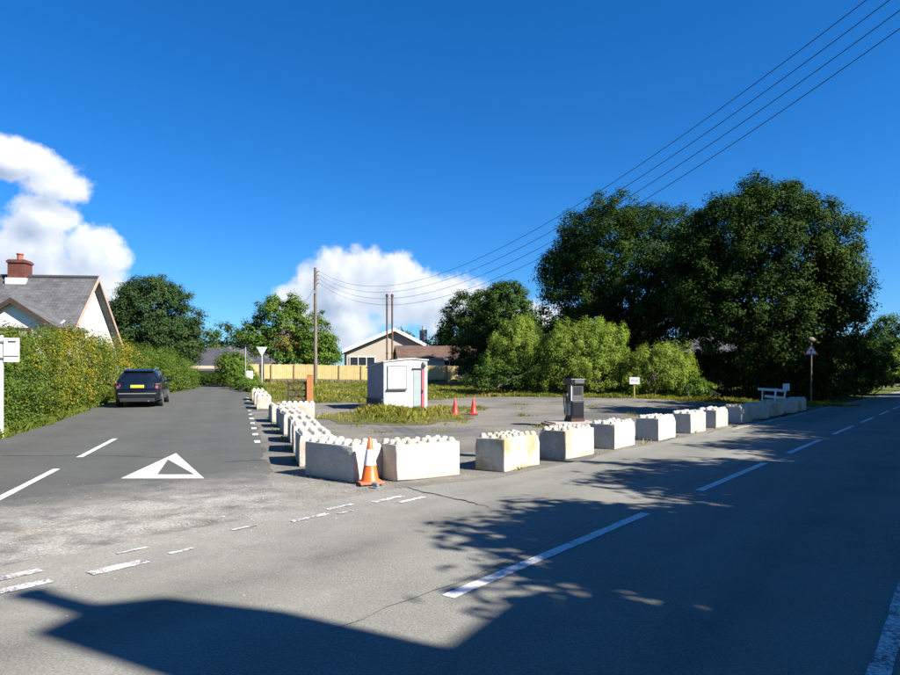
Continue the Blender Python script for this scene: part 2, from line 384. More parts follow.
# worn double give-way dashes across the mouth
gw = [(1.55, 2.28, -5.88, .13), (2.56, 3.05, -5.83, .15), (1.85, 2.35, -6.26, .12), (4.22, 4.52, -6.26, .07), (4.88, 5.42, -6.10, .09), (5.58, 6.02, -6.3, .09), (5.5, 5.75, -6.0, .06), (6.28, 6.85, -6.18, .10), (6.48, 6.98, -5.90, .09),
      (3.3, 3.55, -5.9, .06), (3.0, 3.3, -6.28, .05), (.6, 1.2, -5.9, .14), (.5, 1.1, -6.26, .14), (-.4, .2, -5.9, .14), (-.5, .1, -6.26, .14)]
for k, (u0, u1, n0, w) in enumerate(gw):
    strip('give_way_dash', NU, n0 - w / 2, n0 + w / 2, u0, u1, .041, M_PAINT_WORN, MAIN, .007, 60 + k, 9)
# hollow warning triangle on the side road
def tri_marking():
    a = Vector((-5.33, 10.85, 0)); b = Vector((-3.98, 10.85, 0)); c = Vector((-5.87, 14.35, 0))
    ia = Vector((-4.93, 11.28, 0)); ib = Vector((-4.30, 11.28, 0)); ic = Vector((-5.60, 13.30, 0))
    ring = []
    for p, q, r_, s_ in ((a, b, ib, ia), (b, c, ic, ib), (c, a, ia, ic)):
        ring.append((p, q, r_, s_))
    v = []; f = []
    for (p, q, r_, s_) in ring:
        n = 8
        for i in range(n):
            t0, t1 = i / n, (i + 1) / n; b0 = len(v)
            for pt in (p.lerp(q, t0), p.lerp(q, t1), s_.lerp(r_, t1), s_.lerp(r_, t0)): v.append((pt.x, pt.y, z1(pt.x, pt.y) + .027))
            f.append((b0, b0 + 1, b0 + 2, b0 + 3))
    me = bpy.data.meshes.new('triangle_marking'); me.from_pydata(v, [], f); me.materials.append(M_PAINT); me.update()
    o = link_mesh('triangle_marking', me); o.parent = SIDE
tri_marking()
# short edge dashes beside the left row of blocks
for k in range(11):
    v = 17.2 + k * 2.1
    strip('edge_dash', MV, .36, .50, v, v + .62, .028, M_PAINT if k < 5 else M_PAINT_WORN, SIDE, .015, 130 + k, 4)
# tar seam and patch joints in the forecourt mouth
def seam(name, pts, w, dz, mat, parent, seed):
    rr = random.Random(seed); v = []; f = []
    pp = []
    for i in range(len(pts) - 1):
        for k in range(8):
            t = k / 8; pp.append((pts[i][0] + (pts[i + 1][0] - pts[i][0]) * t, pts[i][1] + (pts[i + 1][1] - pts[i][1]) * t))
    pp.append(pts[-1])
    for i, (x, y) in enumerate(pp):
        x += rr.uniform(-.03, .03); y += rr.uniform(-.03, .03); ww = w * rr.uniform(.5, 1.3)
        v += [(x, y - ww, z1(x, y) + dz), (x, y + ww, z1(x, y) + dz)]
    f = [(2 * i, 2 * i + 2, 2 * i + 3, 2 * i + 1) for i in range(len(pp) - 1)]
    me = bpy.data.meshes.new(name); me.from_pydata(v, [], f); me.materials.append(mat); me.update()
    o = link_mesh(name, me); o.parent = parent
M_TAR = pm('bitumen', (.035, .034, .033), .7, .3, 20)
seam('tar_seam', [(-.78, 10.1), (-.35, 9.5), (.15, 8.9), (.5, 8.4)], .02, .042, M_TAR, MAIN, 3)
for k, (p0, p1) in enumerate((((-3.4, 9.5), (-3.55, 16.0)), ((-3.3, 3.0), (-3.42, 7.0)), ((-.9, 12.0), (-2.4, 12.4)))):
    seam('tar_seam', [NU(*p0), NU((p0[0] + p1[0]) / 2 + .08, (p0[1] + p1[1]) / 2), NU(*p1)], .006, .0385, M_TAR, MAIN, 30 + k)
seam('tar_seam', [(-4.3, 12.9), (-3.6, 13.3), (-3.0, 13.2)], .02, .030, M_TAR, SIDE, 4)
seam('tar_seam', [(-9.3, 13.9), (-7.4, 14.0), (-5.8, 13.6)], .016, .030, M_TAR, SIDE, 5)

# ------------------------------------------------------------------ foliage builders
def leaf_mesh(name, c, nrm, size, tint, rng, mat, aspect=1.7, droop=0.0):
    """one bent quad per leaf; c centres, nrm normals, size lengths"""
    n = len(c)
    nrm = nrm / (np.linalg.norm(nrm, axis=1, keepdims=True) + 1e-9)
    t = rng.normal(size=(n, 3)); t[:, 2] -= droop
    t -= nrm * (t * nrm).sum(1, keepdims=True); t /= (np.linalg.norm(t, axis=1, keepdims=True) + 1e-9)
    b = np.cross(nrm, t); L_ = size[:, None]; W = L_ / aspect
    v = np.empty((n, 4, 3))
    v[:, 0] = c - t * L_ * .5; v[:, 1] = c + b * W * .5 + nrm * L_ * .08; v[:, 2] = c + t * L_ * .5; v[:, 3] = c - b * W * .5 + nrm * L_ * .08
    me = bpy.data.meshes.new(name)
    me.vertices.add(n * 4); me.vertices.foreach_set('co', v.reshape(-1).astype(np.float32))
    me.loops.add(n * 4); me.loops.foreach_set('vertex_index', np.arange(n * 4, dtype=np.int32))
    me.polygons.add(n); me.polygons.foreach_set('loop_start', np.arange(0, n * 4, 4, dtype=np.int32))
    try: me.polygons.foreach_set('loop_total', np.full(n, 4, dtype=np.int32))
    except Exception: pass
    at = me.attributes.new('tint', 'FLOAT', 'FACE'); at.data.foreach_set('value', np.clip(tint, 0, 1).astype(np.float32))
    me.materials.append(mat); me.update(); me.validate(); return me
def clump_leaves(centers, outward, cr, per, leaf, rng, flat=.75, tintfun=None, up=.5):
    """leaves grouped in clumps; returns positions, normals, sizes, tints"""
    k = len(centers); n = k * per
    cr = np.broadcast_to(np.asarray(cr, float), (k,))
    d = rng.normal(size=(k, per, 3)); d /= np.linalg.norm(d, axis=2, keepdims=True)
    r = rng.random((k, per, 1)) ** .45
    off = d * r * cr[:, None, None] * (.7 + .6 * rng.random((k, per, 1))); off[:, :, 2] *= flat
    pos = centers[:, None, :] + off
    nr = d * .55 + outward[:, None, :] * .55 + np.array([0, 0, up]) + rng.normal(size=(k, per, 3)) * .32
    base = rng.random((k, 1)) * .55
    ti = base + rng.random((k, per)) * .45
    if tintfun is not None: ti = tintfun(pos.reshape(-1, 3), ti.reshape(-1), rng)
    sz = leaf * (.65 + .7 * rng.random((k, per)))
    return pos.reshape(-1, 3), nr.reshape(-1, 3), sz.reshape(-1), np.asarray(ti).reshape(-1)
def crown_points(lobes, n, rng, inner=.22, jitter=.12, low=-.75):
    lobes = [(np.array(c, float), np.array(r, float)) for c, r in lobes]
    w = np.array([(r[0] * r[1] * r[2]) ** (2 / 3) for _, r in lobes]); w /= w.sum()
    P_, O_ = [], []
    while len(P_) < n:
        i = rng.choice(len(lobes), p=w); c, r = lobes[i]
        d = rng.normal(size=3); d /= np.linalg.norm(d)
        if d[2] < low: continue
        rr = (rng.uniform(.35, .8) if rng.random() < inner else rng.uniform(.82, 1.0)) + rng.normal() * jitter * .5
        p = c + d * r * rr
        deep = False
        for j, (c2, r2) in enumerate(lobes):
            if j != i and np.linalg.norm((p - c2) / r2) < .62: deep = True; break
        if deep and rng.random() < .85: continue
        P_.append(p); O_.append(d)
    return np.array(P_), np.array(O_)
def tree(name, label, cat, loc, lobes, trunk_h, trunk_r, mat, n, cr, per, leaf, seed, group=None, inner=.22, bark=None, stems=1, limb=26, flat=.75, low=-.75, droop=0.0, aspect=1.7, tintfun=None, up=.5, jitter=.12):
    rng = np.random.default_rng(seed); rr = random.Random(seed)
    t = thing(name, label, cat, loc, 0, group)
    cs, out = crown_points(lobes, n, rng, inner, jitter, low)
    pos, nr, sz, ti = clump_leaves(cs, out, cr * rng.uniform(.7, 1.3, len(cs)), per, leaf, rng, flat, tintfun, up)
    keep = pos[:, 2] > .05
    link_mesh('crown', leaf_mesh('crown', pos[keep], nr[keep], sz[keep], ti[keep], rng, mat, aspect, droop), None, t)
    mb = MB(); cz = np.mean([l[0] for l in lobes], axis=0)
    for s in range(stems):
        ox, oy = (0, 0) if stems == 1 else (rr.uniform(-.35, .35) * stems ** .5, rr.uniform(-.35, .35) * stems ** .5)
        top = Vector((cz[0] * .5 + ox * 2, cz[1] * .5 + oy * 2, trunk_h))
        mb.tube([(ox, oy, -.25), (ox * 1.05, oy, trunk_h * .12), Vector((ox, oy, 0)).lerp(top, .5) + Vector((rr.uniform(-.1, .1), rr.uniform(-.1, .1), trunk_h * .05)), top],
                [trunk_r * 1.45, trunk_r * 1.05, trunk_r * .85, trunk_r * .7], 9)
        for k in range(max(3, limb // stems)):
            e = Vector(cs[rr.randrange(len(cs))]); mid = top.lerp(e, .5) + Vector((0, 0, (e - top).length * .10))
            st = top.lerp(Vector((ox, oy, trunk_h * .6)), rr.random() * .6)
            r0 = trunk_r * rr.uniform(.28, .5)
            mb.tube([st, st.lerp(mid, .5) + Vector((rr.uniform(-.2, .2), rr.uniform(-.2, .2), .1)), mid, e], [r0, r0 * .75, r0 * .5, r0 * .12], 5)
    mb.build('trunk', bark or M_BARK, t, smooth=60)
    return t
def hedge(name, label, cat, pts, width, hfun, mat, per_m, cr, per, leaf, seed, tintfun=None, group=None, kind=None, up=.35):
    """a hedge along a list of (x,y) points"""
    rng = np.random.default_rng(seed)
    pts = np.array(pts, float); seg = np.linalg.norm(np.diff(pts, axis=0), axis=1); tot = seg.sum(); n = int(tot * per_m)
    s = rng.random(n) * tot; cum = np.concatenate([[0], np.cumsum(seg)])
    ix = np.clip(np.searchsorted(cum, s) - 1, 0, len(seg) - 1); f = (s - cum[ix]) / seg[ix]
    base = pts[ix] + (pts[ix + 1] - pts[ix]) * f[:, None]
    dr = (pts[ix + 1] - pts[ix]) / seg[ix][:, None]; side = np.stack([dr[:, 1], -dr[:, 0]], -1)
    h = np.array([hfun(a) for a in s])
    th = rng.random(n) * math.pi                      # round a domed section: 0 right foot .. pi left foot
    th = np.where(rng.random(n) < .18, th, th)
    rad = np.where(rng.random(n) < .34, rng.uniform(.1, .8, n), rng.uniform(.85, 1.06, n))
    ca = np.sign(np.cos(th)) * np.abs(np.cos(th)) ** .55; sa = np.abs(np.sin(th)) ** .55
    hh = h * (1 + .10 * np.sin(s * 1.7 + seed) + .07 * np.sin(s * 4.1))
    xy = base + side * (ca * rad * width / 2 * (1 + .12 * np.sin(s * 2.3)))[:, None]
    zz = sa * rad * (hh - cr * .4)
    zz = np.where(rng.random(n) < .30, rng.random(n) * hh * .9 * rad, zz)
    cs = np.column_stack([xy, np.maximum(zz, .12)]); o = np.column_stack([side * ca[:, None], sa]); 
    gz = Z(xy[:, 0], xy[:, 1])
    pos, nr, sz, ti = clump_leaves(cs, o, cr * rng.uniform(.7, 1.35, n), per, leaf, rng, .85, None, up)
    loc = Vector((pts[0][0], pts[0][1], z1(*pts[0])))
    pos[:, 2] += np.repeat(gz, per) ; keep = pos[:, 2] > Z(pos[:, 0], pos[:, 1]) + .03
    pos, nr, sz, ti = pos[keep], nr[keep], sz[keep], ti[keep]
    if tintfun is not None: ti = tintfun(pos, ti, rng)
    pos = pos - np.array(loc)
    t = thing(name, label, cat, loc, 0, group)
    link_mesh('foliage', leaf_mesh('foliage', pos, nr, sz, ti, rng, mat), None, t)
    mb = MB(); rr = random.Random(seed)
    for k in range(int(tot * .9)):
        a = rr.random() * tot; i = min(int(np.searchsorted(cum, a)) - 1, len(seg) - 1); i = max(i, 0)
        q = pts[i] + (pts[i + 1] - pts[i]) * ((a - cum[i]) / seg[i]); z0 = z1(*q)
        b = Vector((q[0], q[1], z0 - .1)) - loc; hgt = hfun(a) * .7
        mb.tube([b, b + Vector((rr.uniform(-.2, .2), rr.uniform(-.2, .2), hgt * .5)), b + Vector((rr.uniform(-.4, .4), rr.uniform(-.4, .4), hgt))], [.04, .03, .012], 5)
    if mb.v: mb.build('stem', M_BARK, t)['kind'] = 'stuff'
    return t
def grass(name, label, xy, hmin, hmax, seed, lean=.5, tint0=.0, tint1=1.0, wid=.012):
    """loose blades: xy array of roots"""
    rng = np.random.default_rng(seed); n = len(xy)
    pn = np.sin(xy[:, 0] * 2.3 + 1.9 * np.sin(xy[:, 1] * 1.7)) * np.cos(xy[:, 1] * 2.1 + 1.3 * np.sin(xy[:, 0] * 1.1)) + .5 * np.sin(xy[:, 0] * 5.1 + xy[:, 1] * 4.3)
    kp = rng.random(n) < np.clip(.75 + .45 * pn, .12, 1); xy = xy[kp]; pn = pn[kp]; n = len(xy)
    z = Z(xy[:, 0], xy[:, 1]); h = rng.uniform(hmin, hmax, n) * np.clip(.8 + .4 * pn, .35, 1.3); a = rng.random(n) * 2 * math.pi
    l = rng.random(n) * lean; d = np.column_stack([np.cos(a), np.sin(a)]); s = np.column_stack([-np.sin(a), np.cos(a)])
    w = wid * (.7 + .6 * rng.random(n)) * (1 + h)
    b = np.column_stack([xy, z - .01]); v = np.empty((n, 4, 3))
    v[:, 0] = b; v[:, 0, :2] -= s * w[:, None]; v[:, 1] = b; v[:, 1, :2] += s * w[:, None]
    m_ = b.copy(); m_[:, :2] += d * (h * l * .35)[:, None] + s * (w * .8)[:, None]; m_[:, 2] += h * .6; v[:, 2] = m_
    tp = b.copy(); tp[:, :2] += d * (h * l)[:, None]; tp[:, 2] += h * (1 - .3 * l); v[:, 3] = tp
    me = bpy.data.meshes.new(name)
    me.vertices.add(n * 4); me.vertices.foreach_set('co', v.reshape(-1).astype(np.float32))
    me.loops.add(n * 4); me.loops.foreach_set('vertex_index', np.arange(n * 4, dtype=np.int32))
    me.polygons.add(n); me.polygons.foreach_set('loop_start', np.arange(0, n * 4, 4, dtype=np.int32))
    at = me.attributes.new('tint', 'FLOAT', 'FACE')
    pt = .5 + .5 * np.sin(xy[:, 0] * 1.3 + 1.7 * np.sin(xy[:, 1] * .9)) * np.cos(xy[:, 1] * 1.1)
    at.data.foreach_set('value', np.clip(tint0 + (tint1 - tint0) * (.5 * rng.random(n) + .5 * pt), 0, 1).astype(np.float32))
    me.materials.append(LF_GRASS); me.update(); me.validate()
    return tag(link_mesh(name, me), label, 'grass', None, 'stuff')

# ------------------------------------------------------------------ building materials
M_RENDER = pm('white_render', (.66, .65, .63), .85, .08, 14, (.56, .54, .50), .8, bmp=.15)
M_CREAM = pm('cream_render', (.55, .46, .33), .85, .15, 10)
M_PEBBLE = pm('pebbledash', (.42, .37, .30), .95, .35, 30, (.36, .32, .26), .9, bmp=.6)
M_WHITE = pm('white_gloss_paint', (.80, .80, .79), .4, .05, 5)
M_FASCIA = pm('fawn_bargeboard', (.42, .30, .22), .6, .18, 6)
M_BROWNFRAME = pm('brown_window_frame', (.11, .045, .035), .45, .2, 6)
M_DARKFRAME = pm('dark_timber', (.05, .032, .024), .7, .3, 9)
M_CONC = pm('grey_concrete', (.33, .32, .30), .9, .25, 14, bmp=.3)
def glass_mat():
    mt, nt, N, L, B = nodes_of('window_glass'); B.inputs['Base Color'].default_value = (.025, .03, .035, 1); B.inputs['Roughness'].default_value = .06
    B.inputs['Specular IOR Level'].default_value = .7; return mt
M_GLASS = glass_mat()
M_NET = pm('net_curtain_glass', (.30, .30, .30), .25, .25, 3)
def slate(name, col, across=.30, gauge=.20):
    mt, nt, N, L, B = nodes_of(name)
    tc = N.new('ShaderNodeTexCoord').outputs['UV']
    br = N.new('ShaderNodeTexBrick'); L.new(tc, br.inputs['Vector']); br.inputs['Scale'].default_value = 1.0
    br.inputs['Brick Width'].default_value = across; br.inputs['Row Height'].default_value = gauge; br.inputs['Mortar Size'].default_value = .008; br.inputs['Bias'].default_value = 0
    br.inputs['Color1'].default_value = (*[c * .78 for c in col], 1); br.inputs['Color2'].default_value = (*[c * 1.22 for c in col], 1); br.inputs['Mortar'].default_value = (*[c * .35 for c in col], 1)
    n = noise(N, L, tc, .8, 6, .65); c = mixc(N, L, ramp(N, L, n, .45, .72), br.outputs['Color'], tuple(v * 1.5 for v in col))
    n2 = noise(N, L, tc, 9, 5, .7); c = mixc(N, L, mathn(N, L, 'MULTIPLY', ramp(N, L, n2, .5, .75), .4), c, tuple(v * .6 for v in col))
    L.new(c, B.inputs['Base Color']); B.inputs['Roughness'].default_value = .7; B.inputs['Specular IOR Level'].default_value = .35
    bump(N, L, B, br.outputs['Fac'], -.6, .015); return mt
M_SLATE = slate('grey_slate', (.085, .085, .088)); M_SLATE2 = slate('blue_grey_slate', (.048, .049, .056)); M_TILE = slate('brown_concrete_tile', (.10, .062, .045), .33, .32)
M_BRICK = slate('red_brick', (.13, .045, .032), .225, .075)
def uv_planar(me, sx=1.0):
    """metric uv along each face's own plane"""
    uv = me.uv_layers.new(name='UVMap')
    for p in me.polygons:
        n = p.normal
        a = Vector((0, 0, 1)).cross(n); a = a.normalized() if a.length > .01 else Vector((1, 0, 0)); b = n.cross(a)
        for li in p.loop_indices:
            co = me.vertices[me.loops[li].vertex_index].co; uv.data[li].uv = (co.dot(a), co.dot(b))
def part(mb, name, mats, parent, smooth=None, bevel=0.0, uv=False, loc=None, rot=None):
    o = mb.build(name, mats, parent, loc, rot, smooth, bevel)
    if uv: uv_planar(o.data)
    return o
def window(parent, c, w, h, nrm_rz, frame, panes=2, rows=1, glass=None, sill=None, name='window', depth=.09):
    """framed window set proud of a wall; c centre on the wall, nrm_rz turns local -Y to face outwards"""
    e = empty(name, c, nrm_rz); e.parent = parent
    f = MB(); t = .06
    f.box((0, -depth / 2, h / 2 - t / 2), (w, depth, t)); f.box((0, -depth / 2, -h / 2 + t / 2), (w, depth, t))
    for k in range(panes + 1): f.box((-w / 2 + t / 2 + (w - t) * k / panes, -depth / 2 - .002, 0), (t, depth, h - 2 * t - .002))
    for k in range(1, rows): f.box((0, -depth / 2 + .004, -h / 2 + h * k / rows), (w - 2 * t, depth - .02, t * .6))
    f.build('frame', frame, e)
    for k in range(panes):
        g = MB(); pw = (w - t) / panes; g.box((-w / 2 + t / 2 + pw * (k + .5), -depth * .3, 0), (pw - t, .012, h - 2 * t)); g.build('pane', glass or M_GLASS, e)
    if sill:
        s = MB(); s.box((0, -depth / 2 - .04, -h / 2 - .03), (w + .12, depth + .1, .06)); s.build('sill', sill, e)
    return e
def gable_roof(x0, x1, y0, y1, ze, zr, th, over_e, over_g):
    """two slabs, ridge along X"""
    ym = (y0 + y1) / 2; sl = (zr - ze) / (ym - y0); a = MB()
    for s in (-1, 1):
        yo = y0 - over_e if s < 0 else y1 + over_e; zo = ze - over_e * sl
        q = [(x0 - over_g, yo, zo), (x1 + over_g, yo, zo), (x1 + over_g, ym, zr), (x0 - over_g, ym, zr)]
        if s > 0: q = [q[1], q[0], q[3], q[2]]
        q = [(p[0], p[1], p[2] + th) for p in q]
        a.slab(q, th)
    return a
def gable_walls(x0, x1, y0, y1, zb, ze, zr):
    ym = (y0 + y1) / 2; m_ = MB()
    v = [(x0, y0, zb), (x1, y0, zb), (x1, y1, zb), (x0, y1, zb), (x0, y0, ze), (x1, y0, ze), (x1, y1, ze), (x0, y1, ze), (x0, ym, zr), (x1, ym, zr)]
    m_.add(v, [(0, 1, 5, 4), (2, 3, 7, 6), (1, 2, 6, 9, 5), (3, 0, 4, 8, 7), (4, 5, 9, 8), (6, 7, 8, 9)])
    return m_

# ------------------------------------------------------------------ white gabled house behind the hedge (left)
def left_house():
    g = .35
    h = thing('white_house', 'white rendered house with grey slate roof and brick chimney behind the left hedge', 'house', (-23.2, 43.3, -.40), R(6)); h.scale = (1.35,) * 3
    B0 = Vector((-16.95, 32.1, .35))
    X0, X1, Y0, Y1, ZE, ZR = -29.0, -16.95, 28.55, 35.65, 2.75, 6.45
    part(gable_walls(X0, X1, Y0, Y1, g - .3, ZE, ZR), 'wall', M_RENDER, h)
    rf = part(gable_roof(X0, X1, Y0, Y1, ZE, ZR, .14, .35, .32), 'roof', M_SLATE, h, uv=True)
    # bargeboards on the sunny gable
    ym = (Y0 + Y1) / 2; sl = (ZR - ZE) / (ym - Y0)
    for s in (-1, 1):
        yo = ym + s * (ym - Y0 + .35); zo = ZE - .35 * sl
        b = MB(); b.slab([(X1 + .345, yo, zo - .05), (X1 + .345, ym, ZR - .05), (X1 + .345, ym, ZR + .15), (X1 + .345, yo, zo + .15)][::s], .04); b.build('bargeboard', M_FASCIA, h)
        b = MB(); b.slab([(X1 + .005, yo, zo - .02), (X1 + .30, yo, zo - .02), (X1 + .30, ym, ZR - .02), (X1 + .005, ym, ZR - .02)][::s], .02); b.build('soffit', M_FASCIA, h)
    rd = MB(); rd.tube([(X0 - .3, ym, ZR + .12), (X1 + .34, ym, ZR + .12)], .10, 8); rd.build('ridge_tile', M_SLATE, h)
    window(h, (X1 + .004, 33.55, 2.95), .62, .85, R(90), M_BROWNFRAME, 1, 1, sill=M_RENDER)
    # front gabled dormer
    DX0, DX1, DY, dzr, dze = -20.0, -17.0, 28.30, 5.0, 4.0
    xm = (DX0 + DX1) / 2
    d = MB(); v = [(DX0, DY, 2.2), (DX1, DY, 2.2), (DX1, DY, dze), (xm, DY, dzr), (DX0, DY, dze)]
    back = [(x, DY + 3.2, z) for x, y, z in v]
    d.add(v + back, [(0, 1, 2, 3, 4), (9, 8, 7, 6, 5), (1, 6, 7, 2), (2, 7, 8, 3), (3, 8, 9, 4), (4, 9, 5, 0)]); d.build('dormer_wall', M_RENDER, h)
    dr = MB()
    slp = (dzr - dze) / (DX1 - xm)
    for s, xe in ((1, DX1), (-1, DX0)):
        xo = xe + s * .30; zo = dze - abs(xo - xe) * slp
        q = [(xm, DY - .25, dzr + .13), (xo, DY - .25, zo + .13), (xo, DY + 3.0, zo + .13), (xm, DY + 3.0, dzr + .13)]
        dr.slab(q if s > 0 else q[::-1], .11)
    part(dr, 'dormer_roof', M_SLATE, h, uv=True)
    for s, xe in ((1, DX1), (-1, DX0)):
        xo = xe + s * .32; zo = dze - abs(xo - xe) * slp
        b = MB(); q = [(xm, DY - .262, dzr - .10), (xo, DY - .262, zo - .10), (xo, DY - .262, zo + .14), (xm, DY - .262, dzr + .14)]
        b.slab(q if s > 0 else q[::-1], .035); b.build('bargeboard', M_DARKFRAME, h)
        f = MB(); f.box((xo + s * .02, DY + 1.0, zo + .02), (.05, 2.5, .16)); f.build('gutter', M_BROWNFRAME, h)
    window(h, (-18.75, DY - .004, 3.42), 1.9, .95, 0, M_BROWNFRAME, 3, 1, glass=M_NET)
    fl = MB(); fl.tube([(-17.12, 29.75, 4.32), (-16.98, 28.75, 3.95)], .03, 6); fl.build('lead_flashing', M_WHITE, h)
    # chimney with pot
    ch = empty('chimney', (-20.15, ym, 6.2)); ch.parent = h
    c = MB(); c.box((0, 0, .50), (.74, .74, 1.25)); part(c, 'stack', M_BRICK, ch, uv=True)
    c = MB(); c.box((0, 0, 1.02), (.84, .84, .10)); part(c, 'oversail', M_BRICK, ch, uv=True)
    c = MB(); c.box((0, -.33, .10), (.86, .26, .30)); c.build('flashing', M_WHITE, ch)
    c = MB(); c.lathe([(.15, 1.06), (.13, 1.10), (.12, 1.38), (.16, 1.41), (.15, 1.46), (.10, 1.46)], 12); c.build('pot', pm('terracotta', (.28, .09, .05), .8, .2, 8), ch, smooth=40)
    for ch_ in h.children: ch_.location = ch_.location - B0
left_house()

# ------------------------------------------------------------------ slate-roofed house at the end of the side road
def far_house():
    cx, cy = -21.2, 62.5; g = .42
    h = thing('slate_house', 'low house with hipped grey slate roof at the end of the side road', 'house', (cx, cy, g), R(8)); h.scale = (.84,) * 3
    w = MB(); w.box((0, 0, 1.1), (9.4, 7, 2.8)); w.build('wall', M_CREAM, h)
    r = MB()
    def hip(x0, x1, y0, y1, ze, zr, ins):
        ym = (y0 + y1) / 2
        v = [(x0, y0, ze), (x1, y0, ze), (x1, y1, ze), (x0, y1, ze), (x0 + ins, ym, zr), (x1 - ins, ym, zr)]
        r.add(v, [(0, 1, 5, 4), (2, 3, 4, 5), (1, 2, 5), (3, 0, 4), (3, 2, 1, 0)])
    hip(-5.1, 3.0, -3.9, 4.2, 1.95, 4.55, 2.4); part(r, 'roof', M_SLATE2, h, uv=True)
    r = MB(); hip(-2.0, 5.6, 1.4, 8.5, 2.95, 5.35, 2.4); part(r, 'upper_roof', M_SLATE, h, uv=True)
    w = MB(); w.box((1.8, 5.0, 1.4), (6.6, 6.2, 3.2)); w.build('upper_wall', M_RENDER, h)
    r = MB(); hip(2.4, 6.2, -3.6, 1.2, 1.9, 3.5, 1.5); part(r, 'porch_roof', M_SLATE2, h, uv=True)
    c = MB(); c.box((-2.9, .4, 4.5), (.7, .6, 1.2)); part(c, 'chimney', M_CONC, h)
    window(h, (-2.4, -3.504, 1.25), 1.6, .8, 0, M_WHITE, 2, 1)
    window(h, (4.0, 1.896, 2.2), .9, .7, 0, M_WHITE, 1, 1)
far_house()

# ------------------------------------------------------------------ bungalow and garage behind the fence
def bungalow():
    cx, cy = -6.3, 72.0; g = z1(cx, cy)
    h = thing('bungalow', 'pebbledashed bungalow gable with white bargeboards behind the timber fence', 'house', (cx, cy, g), R(10))
    W, ze, zr, dp = 4.75, 3.15, 5.35, 13
    xm = .3
    w = MB(); v = [(-W, 0, -.3), (W, 0, -.3), (W, 0, ze), (xm, 0, zr), (-W, 0, ze)]; bk = [(x, dp, z) for x, y, z in v]
    w.add(v + bk, [(0, 1, 2, 3, 4), (9, 8, 7, 6, 5), (1, 6, 7, 2), (2, 7, 8, 3), (3, 8, 9, 4), (4, 9, 5, 0)]); w.build('wall', M_PEBBLE, h)
    r = MB()
    for s, xe in ((1, W), (-1, -W)):
        sl = (zr - ze) / (xe - xm); xo = xe + s * .5; zo = ze + sl * -(s * .5) if s > 0 else ze - (zr - ze) / (xm + W) * .5
        if s > 0: zo = ze - (zr - ze) / (W - xm) * .5
        q = [(xm, -.55, zr + .16), (xo, -.55, zo + .16), (xo, dp + .5, zo + .16), (xm, dp + .5, zr + .16)]
        r.slab(q if s > 0 else q[::-1], .14)
        b = MB(); q = [(xm, -.565, zr - .16), (xo, -.565, zo - .16), (xo, -.565, zo + .20), (xm, -.565, zr + .20)]
        b.slab(q if s > 0 else q[::-1], .05); b.build('bargeboard', M_WHITE, h)
        f = MB(); q = [(xm, -.50, zr - .02), (xo, -.50, zo - .02), (xo, -.02, zo - .02), (xm, -.02, zr - .02)]
        f.slab(q if s < 0 else q[::-1], .02); f.build('soffit', M_DARKFRAME, h)
    part(r, 'roof', M_TILE, h, uv=True)
    window(h, (-3.1, -.004, 1.95), 2.7, 1.0, 0, M_WHITE, 3, 1, glass=M_GLASS)
    c = MB(); c.box((4.0, 4.0, 4.5), (.75, .9, 2.3)); part(c, 'chimney', M_CONC, h)
    c = MB(); c.lathe([(.16, 5.62), (.13, 5.7), (.12, 6.1)], 10, (4.0, 4.0, 0)); c.build('chimney_pot', M_CONC, h)
    # garage wing in front with brown tiled roof
    a = MB(); a.box((4.6, -2.6, .98), (8.6, 5.0, 2.56)); a.build('garage_wall', M_RENDER, h)
    r = MB(); y0, y1, x0, x1, e, t = -5.6, .3, .1, 9.3, 2.2, 3.55; ym = (y0 + y1) / 2
    r.slab([(x0, y0, e), (x1, y0, e), (x1, ym, t), (x0, ym, t)], .12); r.slab([(x1, y1, e), (x0, y1, e), (x0, ym, t), (x1, ym, t)], .12)
    part(r, 'garage_roof', M_TILE, h, uv=True)
    gb = MB(); gb.add([(x0 + .2, y0 + .3, e - .25), (x0 + .2, y1 - .3, e - .25), (x0 + .2, ym, t - .13), (x0 + .5, y0 + .3, e - .25), (x0 + .5, y1 - .3, e - .25), (x0 + .5, ym, t - .13)],
                      [(0, 2, 1), (3, 4, 5), (0, 3, 5, 2), (1, 2, 5, 4), (0, 1, 4, 3)]); gb.build('garage_gable', M_DARKFRAME, h)  # dark timber colour stands in for the shade on this left-facing gable end
    ft = MB(); ft.box(((x0 + x1) / 2, y0 - .03, e - .10), (x1 - x0, .10, .17)); ft.build('gutter', M_CONC, h)
    window(h, (5.7, -5.104, 1.55), 1.7, .8, 0, M_WHITE, 3, 1)
bungalow()

# cottage glimpsed beneath the big trees
def cottage():
    cx, cy = 23.8, 62.0; g = z1(cx, cy)
    h = thing('cottage', 'white walled cottage glimpsed through the trunks of the big dark trees', 'house', (cx, cy, g), R(-30))
    part(gable_walls(-5, 5, -3, 3, -.3, 2.5, 4.0), 'wall', M_RENDER, h); part(gable_roof(-5, 5, -3, 3, 2.5, 4.0, .14, .3, .25), 'roof', M_SLATE, h, uv=True)
    for x in (-3.2, 0, 3.0): window(h, (x, -3.004, 1.5), 1.0, 1.1, 0, M_WHITE, 2, 1)
cottage()

